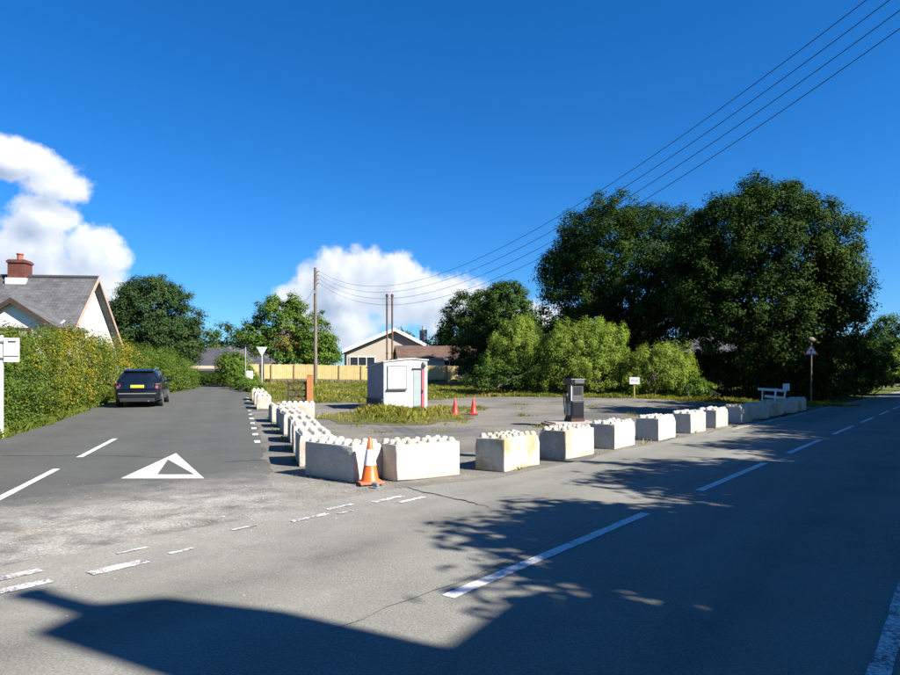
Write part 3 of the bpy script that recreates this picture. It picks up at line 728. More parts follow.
# ------------------------------------------------------------------ house behind the viewer's right shoulder (its chimney shadow lies on the road)
def shadow_house():
    hx, hy = .87, -.49; cxv, cyv = .49, .87
    def TC(t, c): return (hx * t + cxv * c, hy * t + cyv * c)
    rz = math.atan2(hy, hx)                      # local +x points to the sun, local +y along c
    h = thing('roadside_house', 'house right of the main road whose chimney shadow falls on the junction', 'house', (0, 0, 0), rz)
    X0, X1, Y0, Y1, ze, zr = 4.6, 11.4, -4.6, 4.4, 4.6, 7.75
    xm = (X0 + X1) / 2; w = MB()
    v = [(X0, Y0, -.2), (X1, Y0, -.2), (X1, Y0, ze), (xm, Y0, zr), (X0, Y0, ze)]; bk = [(x, Y1, z) for x, y, z in v]
    w.add(v + bk, [(0, 1, 2, 3, 4), (9, 8, 7, 6, 5), (1, 6, 7, 2), (2, 7, 8, 3), (3, 8, 9, 4), (4, 9, 5, 0)]); w.build('wall', M_RENDER, h)
    r = MB()
    for s, xe in ((1, X1), (-1, X0)):
        xo = xe + s * .3; zo = ze - .3 * (zr - ze) / (X1 - xm); q = [(xm, Y0 - .2, zr + .14), (xo, Y0 - .2, zo + .14), (xo, Y1 + .2, zo + .14), (xm, Y1 + .2, zr + .14)]
        r.slab(q if s > 0 else q[::-1], .12)
    part(r, 'roof', M_SLATE, h, uv=True)
    c = empty('chimney', (8.0, 0, 0)); c.parent = h
    s = MB(); pl = [(2.43, 6.8), (3.58, 6.8), (3.55, 8.66), (3.33, 9.43), (3.0, 9.66), (2.43, 9.53)]; k = len(pl)
    s.add([(x, y, z) for x in (-.32, .32) for (y, z) in pl], [tuple(reversed(range(k))), tuple(range(k, 2 * k))] + [(i, (i + 1) % k, k + (i + 1) % k, k + i) for i in range(k)]); part(s, 'stack', M_BRICK, c, uv=True)
    s = MB(); s.lathe([(.15, 9.5), (.12, 9.6), (.11, 10.3), (.15, 10.42)], 12, (0, 2.88, 0)); s.build('pot', MATS['terracotta'], c, smooth=40)
    for y in (-2.6, -.2, 2.4): window(h, (X0 - .004, y, 1.7), 1.1, 1.2, R(-90), M_WHITE, 2, 1, sill=M_CONC)
shadow_house()

# ------------------------------------------------------------------ pale timber fence on a low stone bank
M_PALE = pm('new_pale_timber', (.60, .46, .19), .75, .22, 9, (.48, .35, .13), 1.5, rnd=.22)
M_STONE = pm('bank_stone', (.17, .14, .10), .95, .4, 9, bmp=.5)
def fence():
    t = thing('timber_fence', 'pale yellow close-board timber fence along the back of the forecourt', 'fence', (-7, 60, 0), R(12))
    zf = lambda x: z1(-7 + x * .978, 60 + x * .208)
    post = MB(); post.box((0, -.05, .66), (.14, .16, 1.75)); pme = post.mesh('post', pm('post_timber', (.40, .29, .12), .8, .25, 9))
    pan = MB()
    rr = random.Random(5)
    for k in range(11):
        pan.box((-.90 + .083 + k * .1645, -.03 - .018 * (k % 2) + rr.uniform(-.006, .006), .70 + rr.uniform(-.012, .012)), (.148, .022, 1.40), rr.uniform(-.03, .03))
    for z in (.25, .7, 1.2): pan.box((0, .035, z), (1.8, .05, .08))
    fme = pan.mesh('fence_panel', M_PALE)
    x = -10.6; k = 0
    while x < 13.8:
        z = zf(x + .97) + .12
        po = link_mesh('post', pme, parent=t, loc=(x, 0, zf(x)))
        if k not in (6,): link_mesh('fence_panel', fme, parent=t, loc=(x + .97, 0, z + rr.uniform(-.03, .03)))
        else: link_mesh('fence_panel', fme, parent=t, loc=(x + .97, 0, z - .10))
        x += 1.94; k += 1
    link_mesh('post', pme, parent=t, loc=(x, 0, zf(x)))
    w = thing('stone_bank', 'low rough stone bank at the foot of the timber fence', 'wall', (-7, 59.6, 0), R(12))
    m_ = MB()
    for i in range(150):
        xx = -10.8 + i * .16 + rr.uniform(-.04, .04); zz = zf(xx)
        for j in range(2):
            m_.box((xx, rr.uniform(-.05, .05), zz + .06 + j * .15), (rr.uniform(.12, .2), .28, rr.uniform(.11, .17)), rr.uniform(-.2, .2))
    o = m_.build('stone', M_STONE, w, bevel=.0); o['kind'] = 'stuff'
fence()

# ------------------------------------------------------------------ concrete blocks with studs
def block_material():
    mt, nt, N, L, B = nodes_of('whitewashed_concrete')
    tc = N.new('ShaderNodeTexCoord').outputs['Object']; oi = N.new('ShaderNodeObjectInfo')
    add = N.new('ShaderNodeVectorMath'); add.operation = 'ADD'; L.new(tc, add.inputs[0]); L.new(oi.outputs['Location'], add.inputs[1]); v = add.outputs[0]
    f = noise(N, L, v, 18, 6, .7); g = noise(N, L, v, 2.4, 6, .65)
    c = mixc(N, L, ramp(N, L, f, .3, .7), (.40, .38, .325), (.52, .50, .44))
    c = mixc(N, L, mathn(N, L, 'MULTIPLY', mathn(N, L, 'MULTIPLY', ramp(N, L, g, .44, .64), .9), mathn(N, L, 'ADD', .35, oi.outputs['Random']), clamp=True), c, (.33, .26, .155))
    st = N.new('ShaderNodeMapping'); st.inputs['Scale'].default_value = (9, 9, .7); L.new(v, st.inputs[0])
    c = mixc(N, L, mathn(N, L, 'MULTIPLY', ramp(N, L, noise(N, L, st.outputs[0], 1.0, 4), .52, .72), .42), c, (.40, .36, .28))
    pits = N.new('ShaderNodeTexVoronoi'); pits.inputs['Scale'].default_value = 26; L.new(v, pits.inputs['Vector'])
    c = mixc(N, L, mathn(N, L, 'MULTIPLY', ramp(N, L, pits.outputs['Distance'], .02, .10, (1, 1, 1, 1), (0, 0, 0, 1)), .45), c, (.30, .27, .22))
    L.new(c, B.inputs['Base Color']); B.inputs['Roughness'].default_value = .9; B.inputs['Specular IOR Level'].default_value = .2
    bump(N, L, B, mathn(N, L, 'ADD', f, pits.outputs['Distance']), .35, .012); return mt
M_BLOCK = block_material()
BL, BW, BH = 1.24, .62, .575
def block_meshes():
    out = []
    for k in range(3):
        rr = random.Random(k + 11)
        b = MB(); b.box((0, 0, BH / 2), (BL, BW, BH)); me = b.mesh('block_body', M_BLOCK)
        bm = bmesh.new(); bm.from_mesh(me)
        bmesh.ops.bevel(bm, geom=list(bm.edges), offset=.018, segments=2, affect='EDGES', profile=.5)
        bmesh.ops.subdivide_edges(bm, edges=[e for e in bm.edges if e.calc_length() > .3], cuts=3, use_grid_fill=True)
        for v in bm.verts: v.co += Vector((rr.uniform(-1, 1), rr.uniform(-1, 1), rr.uniform(-1, 1) if v.co.z > .05 else 0)) * .004
        for q in range(5):      # knocked-off corners and arrises
            cx, cy, cz = rr.choice((-1, 1)) * BL / 2, rr.choice((-1, 1)) * BW / 2, rr.choice((0, BH, BH))
            if q > 2: cx *= rr.uniform(-.7, .7)
            for v in bm.verts:
                dd = (v.co - Vector((cx, cy, cz))).length
                if dd < .09: v.co += (Vector((0, 0, BH / 2)) - v.co).normalized() * (.09 - dd) * rr.uniform(.25, .5)
        bm.to_mesh(me); bm.free(); me.shade_smooth(); me.set_sharp_from_angle(angle=R(32))
        s = MB()
        for i in range(6):
            for j in range(3):
                cx = -BL / 2 + BL * (i + .5) / 6; cy = -BW / 2 + BW * (j + .5) / 3
                w_ = rr.uniform(.88, 1.06); h_ = rr.uniform(.8, 1.08) if rr.random() > .08 else .45
                s.lathe([(.073 * w_, -.01), (.066 * w_, .035 * h_), (.040 * w_, .068 * h_), (.018, .074 * h_)], 10, (cx + rr.uniform(-.006, .006), cy + rr.uniform(-.006, .006), BH - .002))
        sm = s.mesh('stud', M_BLOCK, smooth=50)
        out.append((me, sm))
    return out
BM_ = block_meshes()
def block(x, y, rz, label, group, var):
    t = thing('concrete_block', label, 'concrete block', (x, y, z1(x, y) + .014), rz, group)
    link_mesh('block_body', BM_[var % 3][0], parent=t); o = link_mesh('stud', BM_[var % 3][1], parent=t); o['kind'] = 'stuff'
    return t
ordw = ['first', 'second', 'third', 'fourth', 'fifth', 'sixth', 'seventh', 'eighth', 'ninth', 'tenth', 'eleventh', 'twelfth']
rb = random.Random(21)
us = [9.71, 11.85, 14.2, 16.75, 19.4, 21.95, 24.65, 27.2, 30.0, 32.6, 34.6]
for k, u in enumerate(us):
    x, y = NU(-6.68 + rb.uniform(-.06, .06), u + .62)
    lab = '%s white concrete block of the main road row, counted from the orange cone' % ordw[k]
    block(x, y, R(90) + A_MAIN + rb.uniform(-.05, .05), lab, 'concrete blocks along the main road', k)
# the two set across the corner beside the cone
block(-.52, 11.18, math.atan2(.58, .81), 'stained white concrete block at the corner, just right of the orange cone', 'concrete blocks at the corner', 1)
block(-1.77, 11.10, math.atan2(-.66, .75), 'white concrete block at the corner, just left of the orange cone, shaded front', 'concrete blocks at the corner', 2)
lv = [12.55, 14.8, 17.0, 19.3, 21.7]
for k, v in enumerate(lv):
    x, y = MV(1.42 + .03 * k + rb.uniform(-.05, .05), v + .62)
    block(x, y, R(90) + A_SIDE + rb.uniform(-.06, .06), '%s white concrete block behind the corner in the row beside the side road' % ordw[k], 'concrete blocks beside the side road', k + 1)
block(-5.75, 25.3, R(9), 'white concrete block turned sideways, in front of the dark wooden gate', 'concrete blocks beside the side road', 0)
block(*MV(1.35, 24.6), R(90) + A_SIDE + .05, 'white concrete block next to the sideways one, on its road side', 'concrete blocks beside the side road', 2)
for k, v in enumerate((31.5, 34.2, 37.0)):
    x, y = MV(1.05 - .05 * k, v)
    block(x, y, R(90) + A_SIDE + rb.uniform(-.08, .08), ['white concrete block just left of the dark wooden gate', 'middle of the three white blocks beyond the gate', 'farthest white concrete block up the side road'][k], 'concrete blocks beside the side road', k)

# ------------------------------------------------------------------ traffic cones
M_ORANGE = pm('cone_orange', (.72, .12, .015), .45, .15, 12); M_REDCONE = pm('faded_red_cone', (.62, .03, .02), .5, .15, 10)
M_SLEEVE = pm('reflective_sleeve', (.78, .79, .80), .35, .08, 20); M_CONEBASE = pm('cone_base', (.50, .14, .05), .6, .25, 12, (.25, .16, .11))
def cone(name, label, x, y, H, sleeve, m_, rz, group=None):
    t = thing(name, label, 'traffic cone', (x, y, z1(x, y) + .034), rz, group)
    s = H / .75
    b = MB(); b.box((0, 0, .02 * s), (.40 * s, .40 * s, .04 * s)); b.build('base', M_CONEBASE if sleeve else m_, t, bevel=.012)
    def rad(z): return (.145 - (.145 - .028) * (z - .04) / .71) * s
    c = MB(); c.lathe([(.165 * s, .038 * s), (rad(.06), .06 * s), (rad(.40), .40 * s), (rad(.74), .735 * s), (rad(.745) * .6, .75 * s)], 20); c.build('body', m_, t, smooth=40)
    if sleeve:
        c = MB(); c.lathe([(rad(.30) + .002, .30 * s), (rad(.30) + .005, .302 * s), (rad(.56) + .005, .558 * s), (rad(.56) + .002, .56 * s)], 20, cap=False); c.build('sleeve', M_SLEEVE, t, smooth=40)
    return t
cone('traffic_cone', 'orange traffic cone with white band in the gap between two corner blocks', -1.235, 10.33, .70, True, M_ORANGE, R(20))
cone('traffic_cone', 'plain red cone right of the kiosk, the nearer to the kiosk', .20, 26.9, .68, False, M_REDCONE, .3, 'red cones by the kiosk')
cone('traffic_cone', 'plain red cone right of the kiosk, the farther from the kiosk', .95, 27.1, .68, False, M_REDCONE, .1, 'red cones by the kiosk')
d = MB(); d.lathe([(.03, 0), (.034, .01), (.034, .1), (.028, .115)], 10, rot=Matrix.Rotation(R(90), 3, 'X')); 
tag(d.build('crushed_can', pm('can_metal', (.30, .38, .42), .4, .4, 20, metal=.5), None, (-1.15, 10.02, z1(-1.15, 10.02) + .066), (0, .1, .8)), 'small crushed drink can lying in front of the orange cone', 'can')

# ------------------------------------------------------------------ kiosk
def kiosk():
    M_KW = pm('kiosk_white_paint', (.66, .66, .67), .6, .08, 8, (.52, .52, .53), 1.1)
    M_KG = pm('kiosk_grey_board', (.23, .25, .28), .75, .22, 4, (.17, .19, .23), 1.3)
    M_KD = pm('kiosk_dark_plinth', (.09, .095, .10), .85, .3, 7)
    M_DOOR = pm('kiosk_door_grey', (.27, .32, .33), .55, .12, 5); M_PINK = pm('faded_red_jamb', (.40, .07, .10), .6, .2, 8)
    th = R(25); x0, y0 = -2.92, 29.6
    g = z1(x0, y0)
    t = thing('sales_kiosk', 'small white flat-roofed forecourt kiosk with boarded window and grey side', 'kiosk', (x0, y0, g), th)
    W, D, H = 2.08, 2.35, 2.20; HP = 2.30
    def top(x): return H - .05 + (HP - H + .05) * (x / 1.3 if x < 1.3 else (W - x) / (W - 1.3) * .4 + .6)
    w = MB()   # front and right walls with white paint
    w.slab([(0, 0, -.1), (W, 0, -.1), (W, 0, top(W)), (1.3, 0, top(1.3)), (0, 0, top(0))], .08); w.build('front_wall', M_KW, t)
    w = MB(); w.box((W - .04, D / 2 + .042, top(W) / 2 - .05), (.08, D - .084, top(W) + .1)); w.build('side_wall', M_KW, t)
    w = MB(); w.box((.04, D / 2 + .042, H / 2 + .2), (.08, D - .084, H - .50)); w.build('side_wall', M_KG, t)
    w = MB(); w.box((.02, D / 2 + .03, .24), (.14, D - .06, .45)); w.build('plinth', M_KD, t)
    w = MB(); w.box((-.005, D / 2 + .03, .485), (.2, D - .02, .045)); w.build('plinth_ledge', M_KD, t)
    w = MB(); w.box((W / 2, D - .04, H / 2 - .05), (W - .164, .08, H)); w.build('back_wall', M_KG, t)
    r = MB(); r.slab([(-.06, -.05, top(0) + .05), (1.3, -.05, top(1.3) + .05), (1.3, D + .06, H + .02), (-.06, D + .06, H - .25)], .05)
    r.slab([(1.3, -.05, top(1.3) + .05), (W + .06, -.05, top(W) + .05), (W + .06, D + .06, H - .02), (1.3, D + .06, H + .02)], .05); r.build('roof', pm('roofing_felt', (.45, .46, .46), .9, .2, 10), t)
    b = MB(); b.box((.62, -.02, 1.47), (.86, .036, .98)); b.build('window_board', M_WHITE, t)
    b = MB(); b.box((.60, -.06, .945), (.96, .13, .05)); b.build('window_sill', M_KD, t)
    b = MB()
    b.box((.62, -.03, 1.985), (.92, .05, .04)); b.box((.175, -.03, 1.47), (.035, .05, .98)); b.box((1.065, -.03, 1.47), (.035, .05, .98)); b.build('window_frame', M_KG, t)
    dr = empty('door', (1.38, 0, 0)); dr.parent = t
    b = MB(); b.box((.22, -.012, .93), (.42, .03, 1.80)); b.build('leaf', M_DOOR, dr)
    b = MB(); b.box((.47, -.03, .95), (.13, .07, 1.86)); b.build('jamb', M_PINK, dr)
    b = MB(); b.box((.25, -.04, 1.88), (.56, .08, .06)); b.build('lintel', M_KD, dr)
    b = MB(); b.box((.445, -.08, .85), (.035, .05, .14)); b.build('handle', M_KD, dr)
    b = MB(); b.box((1.93, -.07, 2.08), (.17, .13, .20)); b.lathe([(.06, 0), (.06, .05)], 10, (1.93, -.17, 2.05), rot=Matrix.Rotation(R(90), 3, 'X')); b.build('alarm_box', M_CONC, t, bevel=.01)
kiosk()

# ------------------------------------------------------------------ old fuel pump on its island
def pump():
    M_BLK = pm('pump_black_enamel', (.012, .012, .016), .35, .3, 6); M_GREY = pm('pump_grey_panel', (.085, .088, .095), .45, .3, 6, (.06, .055, .055))
    M_RUST = pm('rusty_base', (.07, .035, .028), .9, .35, 10)
    ix, iy = 3.95, 21.9
    isl = thing('pump_island', 'low crumbling brick and concrete island under the old fuel pump', 'pump island', (ix, iy, z1(ix, iy)), R(14))
    i = MB(); i.box((0, 0, .07), (1.5, .95, .22)); i.build('slab', M_CONC, isl, bevel=.03)
    rr = random.Random(3); i = MB()
    for k in range(7): i.box((-.66 + k * .22, -.53, .06 + rr.uniform(-.02, .01)), (.205, .10, .16), rr.uniform(-.08, .08))
    for s in (-1, 1):
        for k in range(4): i.box((s * .80, -.36 + k * .24, .06), (.10, .215, .15), rr.uniform(-.08, .08))
    o = i.build('brick', pm('island_brick', (.34, .16, .10), .9, .3, 12, (.40, .34, .28), 3), isl, bevel=.008); o['kind'] = 'stuff'
    t = thing('fuel_pump', 'derelict black and grey fuel pump standing on its island in the forecourt', 'fuel pump', (ix + .12, iy, z1(ix, iy) + .18), R(24))
    b = MB(); b.box((0, 0, .05), (.52, .40, .12)); b.build('base', M_RUST, t)
    b = MB(); b.box((0, 0, .40), (.48, .38, .58)); b.build('cabinet', M_BLK, t, bevel=.02)
    b = MB(); b.box((0, -.196, .42), (.40, .016, .44)); b.build('front_panel', M_BLK, t, bevel=.006)
    b = MB(); b.box((-.249, .01, .44), (.022, .30, .46)); b.build('side_panel', pm('pump_side_panel', (.36, .38, .40), .5, .2, 6), t, bevel=.006)
    b = MB(); b.box((.02, 0, .93), (.38, .30, .52)); b.build('meter_case', M_GREY, t, bevel=.015)
    b = MB(); b.box((.02, -.156, 1.0), (.30, .014, .26)); b.build('dial_window', M_GLASS, t)
    for s in (-1, 1):
        p = MB(); p.box((s * .215, -.14, .95), (.03, .03, .56)); p.build('corner_post', M_WHITE if s < 0 else M_GREY, t)
    b = MB(); b.box((0, 0, 1.30), (.58, .44, .19)); b.build('head', M_BLK, t, bevel=.025)
    b = MB(); b.box((.04, -.226, 1.30), (.36, .014, .12)); b.build('head_panel', M_GREY, t)
    b = MB(); b.box((-.30, -.02, .74), (.07, .12, .30)); b.build('nozzle_holster', M_BLK, t, bevel=.01)
    b = MB(); b.tube([(-.32, -.06, .72), (-.36, -.09, .84), (-.32, -.05, .92)], [.018, .022, .02], 7); b.build('nozzle', M_GREY, t)
    b = MB(); b.tube([(-.24, .08, 1.16), (-.36, .06, 1.0), (-.40, .02, .6), (-.38, -.02, .22), (-.34, -.06, .15), (-.33, -.08, .4), (-.33, -.06, .70)], .018, 7); b.build('hose', M_BLK, t, smooth=60)
pump()

# ------------------------------------------------------------------ gate and post
def gate():
    M_POST = pm('orange_brown_timber', (.40, .17, .055), .8, .25, 8)
    gx, gy = -7.55, 33.2; g = z1(gx, gy)
    t = thing('wooden_gate', 'dark weathered wooden field gate beside the orange post', 'gate', (gx, gy, g), R(8))
    for x in (-.46, .40):
        b = MB(); b.box((x, 0, .58), (.08, .07, 1.16)); b.build('stile', M_DARKFRAME, t)
    for z in (.18, .42, .72, 1.08):
        b = MB(); b.box((-.03, 0, z), (.78, .045, .09)); b.build('rail', M_DARKFRAME, t)
    for (a, c) in (((-.42, -.04, .15), (.36, -.04, 1.1)), ((.36, -.045, .15), (-.42, -.045, 1.1))):
        b = MB(); b.bar(a, c, .03, .07); b.build('brace', M_DARKFRAME, t)
    p = MB(); p.box((0, 0, .68), (.30, .26, 1.60)); p.box((0, 0, 1.50), (.32, .28, .05))
    px, py = -6.95, 33.25
    tag(p.build('gate_post', M_POST, None, (px, py, z1(px, py) - .02), (0, 0, R(8)), bevel=.012), 'stout orange-brown timber gate post on the right of the dark gate', 'gate post')
gate()

# ------------------------------------------------------------------ utility pole and overhead wires
M_POLE = pm('creosoted_pole', (.15, .115, .085), .9, .3, 9, (.22, .18, .14)); M_WIRE = pm('dark_wire', (.018, .018, .02), .6, .2, 5)
M_PORC = pm('porcelain', (.30, .22, .18), .3, .2, 8); M_GALV = pm('galvanised_steel', (.38, .39, .40), .5, .15, 10, metal=.6)
def pole(name, label, x, y, H, r):
    t = thing(name, label, 'utility pole', (x, y, z1(x, y)), 0, 'poles carrying the overhead wires')
    b = MB(); b.tube([(0, 0, -.3), (0, 0, H * .5), (0, 0, H)], [r, r * .88, r * .74], 12); b.build('shaft', M_POLE, t, smooth=50)
    for k in range(4):
        z = H - .35 - k * .32
        b = MB(); b.bar((0, 0, z), (.26, -.12, z), .04, .04); b.build('bracket', M_GALV, t)
        b = MB(); b.lathe([(.02, -.02), (.06, 0), (.06, .04), (.035, .05), (.055, .07), (.02, .12)], 10, (.26, -.12, z)); b.build('insulator', M_PORC, t)
    b = MB(); b.box((0, -.2, H - 2.0), (.16, .1, .28)); b.build('service_box', M_GALV, t)
    return t
P1 = (-11.05, 55.0); P2 = (9.9, 8.8); H1 = 9.55; H2 = 10.6
pole('utility_pole', 'tall wooden utility pole standing in front of the timber fence', *P1, H1, .16)
pole('utility_pole', 'wooden utility pole right of the main road carrying the near end of the wires', *P2, H2, .16)
zA = z1(*P1) + H1 - .35; zB = z1(*P2) + H2 - .35
for k in range(4):
    a = Vector((P1[0] + .26, P1[1] - .12, zA - .32 * k + .1)); b = Vector((P2[0] + .26, P2[1] - .12, zB - .32 * k + .1)); pts = []
    for i in range(61):
        s = i / 60; p = a.lerp(b, s); p.z -= 4 * (3.75 + .06 * k) * s * (1 - s); pts.append(p)
    m_ = MB(); m_.tube(pts, .0085, 5)
    tag(m_.build('overhead_wire', M_WIRE, smooth=60), ['topmost', 'second from top', 'third from top', 'lowest'][k] + ' of the four sagging overhead wires', 'wire', 'overhead wires')
# service drop from the pole to the left
m_ = MB(); a = Vector((P1[0], P1[1], zA - 1.2)); b = Vector((-20.6, 65.5, 4.6)); m_.tube([a.lerp(b, i / 20) - Vector((0, 0, 4 * 1.6 * (i / 20) * (1 - i / 20))) for i in range(21)], .012, 5)
tag(m_.build('service_wire', M_WIRE), 'thin service wire dropping from the pole top towards the slate house', 'wire')
# two tall rusty vent pipes behind the kiosk
M_RPIPE = pm('rusty_pipe', (.11, .05, .035), .8, .3, 7, (.15, .09, .065))
for k, (x, y, H) in enumerate(((-3.62, 38.5, 5.85), (-3.33, 38.6, 5.85))):
    t = thing('vent_pipe', ['left', 'right'][k] + ' one of the two tall rusty tank vent pipes behind the kiosk', 'vent pipe', (x, y, z1(x, y)), 0, 'tank vent pipes')
    b = MB(); b.tube([(0, 0, -.2), (0, 0, H * .5), (0, 0, H)], .055, 9); b.build('pipe', M_RPIPE, t, smooth=50)
    b = MB(); b.lathe([(.05, H - .02), (.085, H + .01), (.085, H + .12), (.03, H + .16)], 9); b.build('vent_cap', M_RPIPE, t)
    b = MB(); b.box((.0, 0, 2.6), (.15, .15, .06)); b.build('clamp', M_RPIPE, t)

# ------------------------------------------------------------------ signs
M_SIGNW = pm('sign_white', (.78, .78, .77), .45, .05, 6); M_SIGNR = pm('sign_red', (.55, .03, .03), .45, .1, 6); M_SIGNK = pm('sign_black', (.015, .015, .015), .5, .1, 6); M_SIGNB = pm('sign_back_grey', (.55, .56, .57), .5, .12, 6)
def left_flag():
    x, y = -11.98, 17.9; g = z1(x, y)
    t = thing('bus_stop_flag', 'white flag sign on a slim white post at the left hedge', 'sign', (x, y, g), R(4))
    b = MB(); b.tube([(0, 0, -.2), (0, 0, 2.75)], .045, 10); b.build('post', M_SIGNW, t, smooth=50)
    b = MB(); b.box((.27, -.03, 2.36), (.40, .03, .64)); b.build('panel', M_SIGNW, t, bevel=.008)
    b = MB()
    b.box((.29, -.048, 2.585), (.20, .008, .035)); b.box((.27, -.048, 2.20), (.38, .008, .022)); b.build('dark_print', M_SIGNK, t)
    for z in (2.15, 2.58):
        b = MB(); b.box((.03, -.01, z), (.14, .12, .04)); b.build('clip', M_GALV, t)
left_flag()
def give_way_back():
    x, y = -14.2, 50.6; g = z1(x, y)
    t = thing('give_way_sign', 'pale inverted triangle road sign in front of the left end of the fence', 'sign', (x, y, g), R(10))
    b = MB(); b.tube([(0, -.0, -.2), (0, 0, 2.55)], .04, 8); b.build('post', M_SIGNB, t)
    b = MB(); b.slab([(-.40, -.05, 2.95), (0, -.05, 2.25), (.40, -.05, 2.95)], .012); b.build('plate', M_SIGNB, t)
    b = MB(); b.box((0, -.066, 2.78), (.5, .02, .04)); b.build('stiffener', M_SIGNB, t)
    x, y = -14.35, 47.0
    t = thing('grey_post', 'thin grey pole with a small white notice near the end of the side road', 'sign post', (x, y, z1(x, y)), R(5))
    b = MB(); b.tube([(0, 0, -.2), (0, 0, 2.9)], .04, 8); b.build('post', M_GALV, t)
    b = MB(); b.box((.30, -.05, .95), (.42, .02, .56)); b.box((.30, 0, .95), (.6, .03, .05)); b.build('notice', M_SIGNW, t)
give_way_back()
def warning_sign():
    x, y = NU(-7.05, 41.3); g = z1(x, y)
    t = thing('warning_sign', 'red-bordered triangular warning sign on a tall post under the dark trees', 'sign', (x, y, g), R(-30))
    b = MB(); b.tube([(0, .05, -.3), (0, .05, 3.75)], .045, 10); b.build('post', M_POLE, t, smooth=50)
    def tri(s, z0, yy, th, name, m_):
        h = s * .866; b = MB(); b.slab([(-s / 2, yy, z0), (s / 2, yy, z0), (0, yy, z0 + h)], th); b.build(name, m_, t)
    tri(.72, 2.80, 0, .012, 'plate', M_SIGNR); tri(.50, 2.875, -.004, .003, 'face', M_SIGNW)
    b = MB(); b.box((0, -.009, 3.02), (.045, .003, .20)); b.box((0, -.009, 3.07), (.16, .003, .04)); b.build('symbol', M_SIGNK, t)
    b = MB(); b.lathe([(.22, 3.60), (.21, 3.66), (.12, 3.76), (.04, 3.80)], 12, (0, -.02, 0)); b.build('lamp_hood', M_POLE, t, smooth=40)
warning_sign()
def small_sign():
    x, y = 10.6, 38.5; g = z1(x, y)
    t = thing('small_notice', 'small white notice on a short post in front of the willow bushes', 'sign', (x, y, g), R(-10))
    b = MB(); b.box((0, 0, .45), (.06, .05, 1.1)); b.build('post', M_PALE, t)
    b = MB(); b.box((0, -.04, 1.02), (.55, .02, .40)); b.build('panel', M_SIGNW, t)
    b = MB(); b.box((-.1, -.053, 1.06), (.14, .006, .13)); b.box((.12, -.053, 1.08), (.16, .006, .04)); b.box((.12, -.053, 1.0), (.16, .006, .04)); b.build('dark_print', M_SIGNB, t)
small_sign()
def barrier():
    x, y = NU(-7.45, 34.9); g = z1(x, y)
    t = thing('road_barrier', 'broken white plastic barrier leaning behind the last blocks of the main road row', 'barrier', (x, y, g), R(-24)); t.scale = (.85, .85, .95)
    M_PL = pm('weathered_white_plastic', (.66, .70, .74), .55, .12, 6)
    b = MB(); b.bar((-.95, .05, 1.08), (.45, -.02, 1.0), .07, .13); b.build('rail', M_PL, t, bevel=.01)
    b = MB(); b.bar((-.6, .03, .72), (.48, -.02, .62), .07, .13); b.build('rail', M_PL, t, bevel=.01)
    b = MB(); b.bar((.30, .0, 0), (.52, -.04, 1.36), .09, .09); b.build('upright', M_PL, t, bevel=.01)
    b = MB(); b.bar((-.12, .0, 0), (-.02, -.04, 1.12), .08, .08); b.build('upright', M_PL, t, bevel=.01)
    b = MB(); b.bar((-.72, .06, 0), (-.70, .04, 1.1), .06, .06); b.build('upright', M_PL, t, bevel=.01)
    b = MB(); b.box((.50, -.06, 1.18), (.34, .06, .36), .2); b.build('panel', M_PL, t, bevel=.01)
    b = MB(); b.box((.32, 0, .04), (.14, .6, .08)); b.build('foot', M_PL, t, bevel=.01)
barrier()

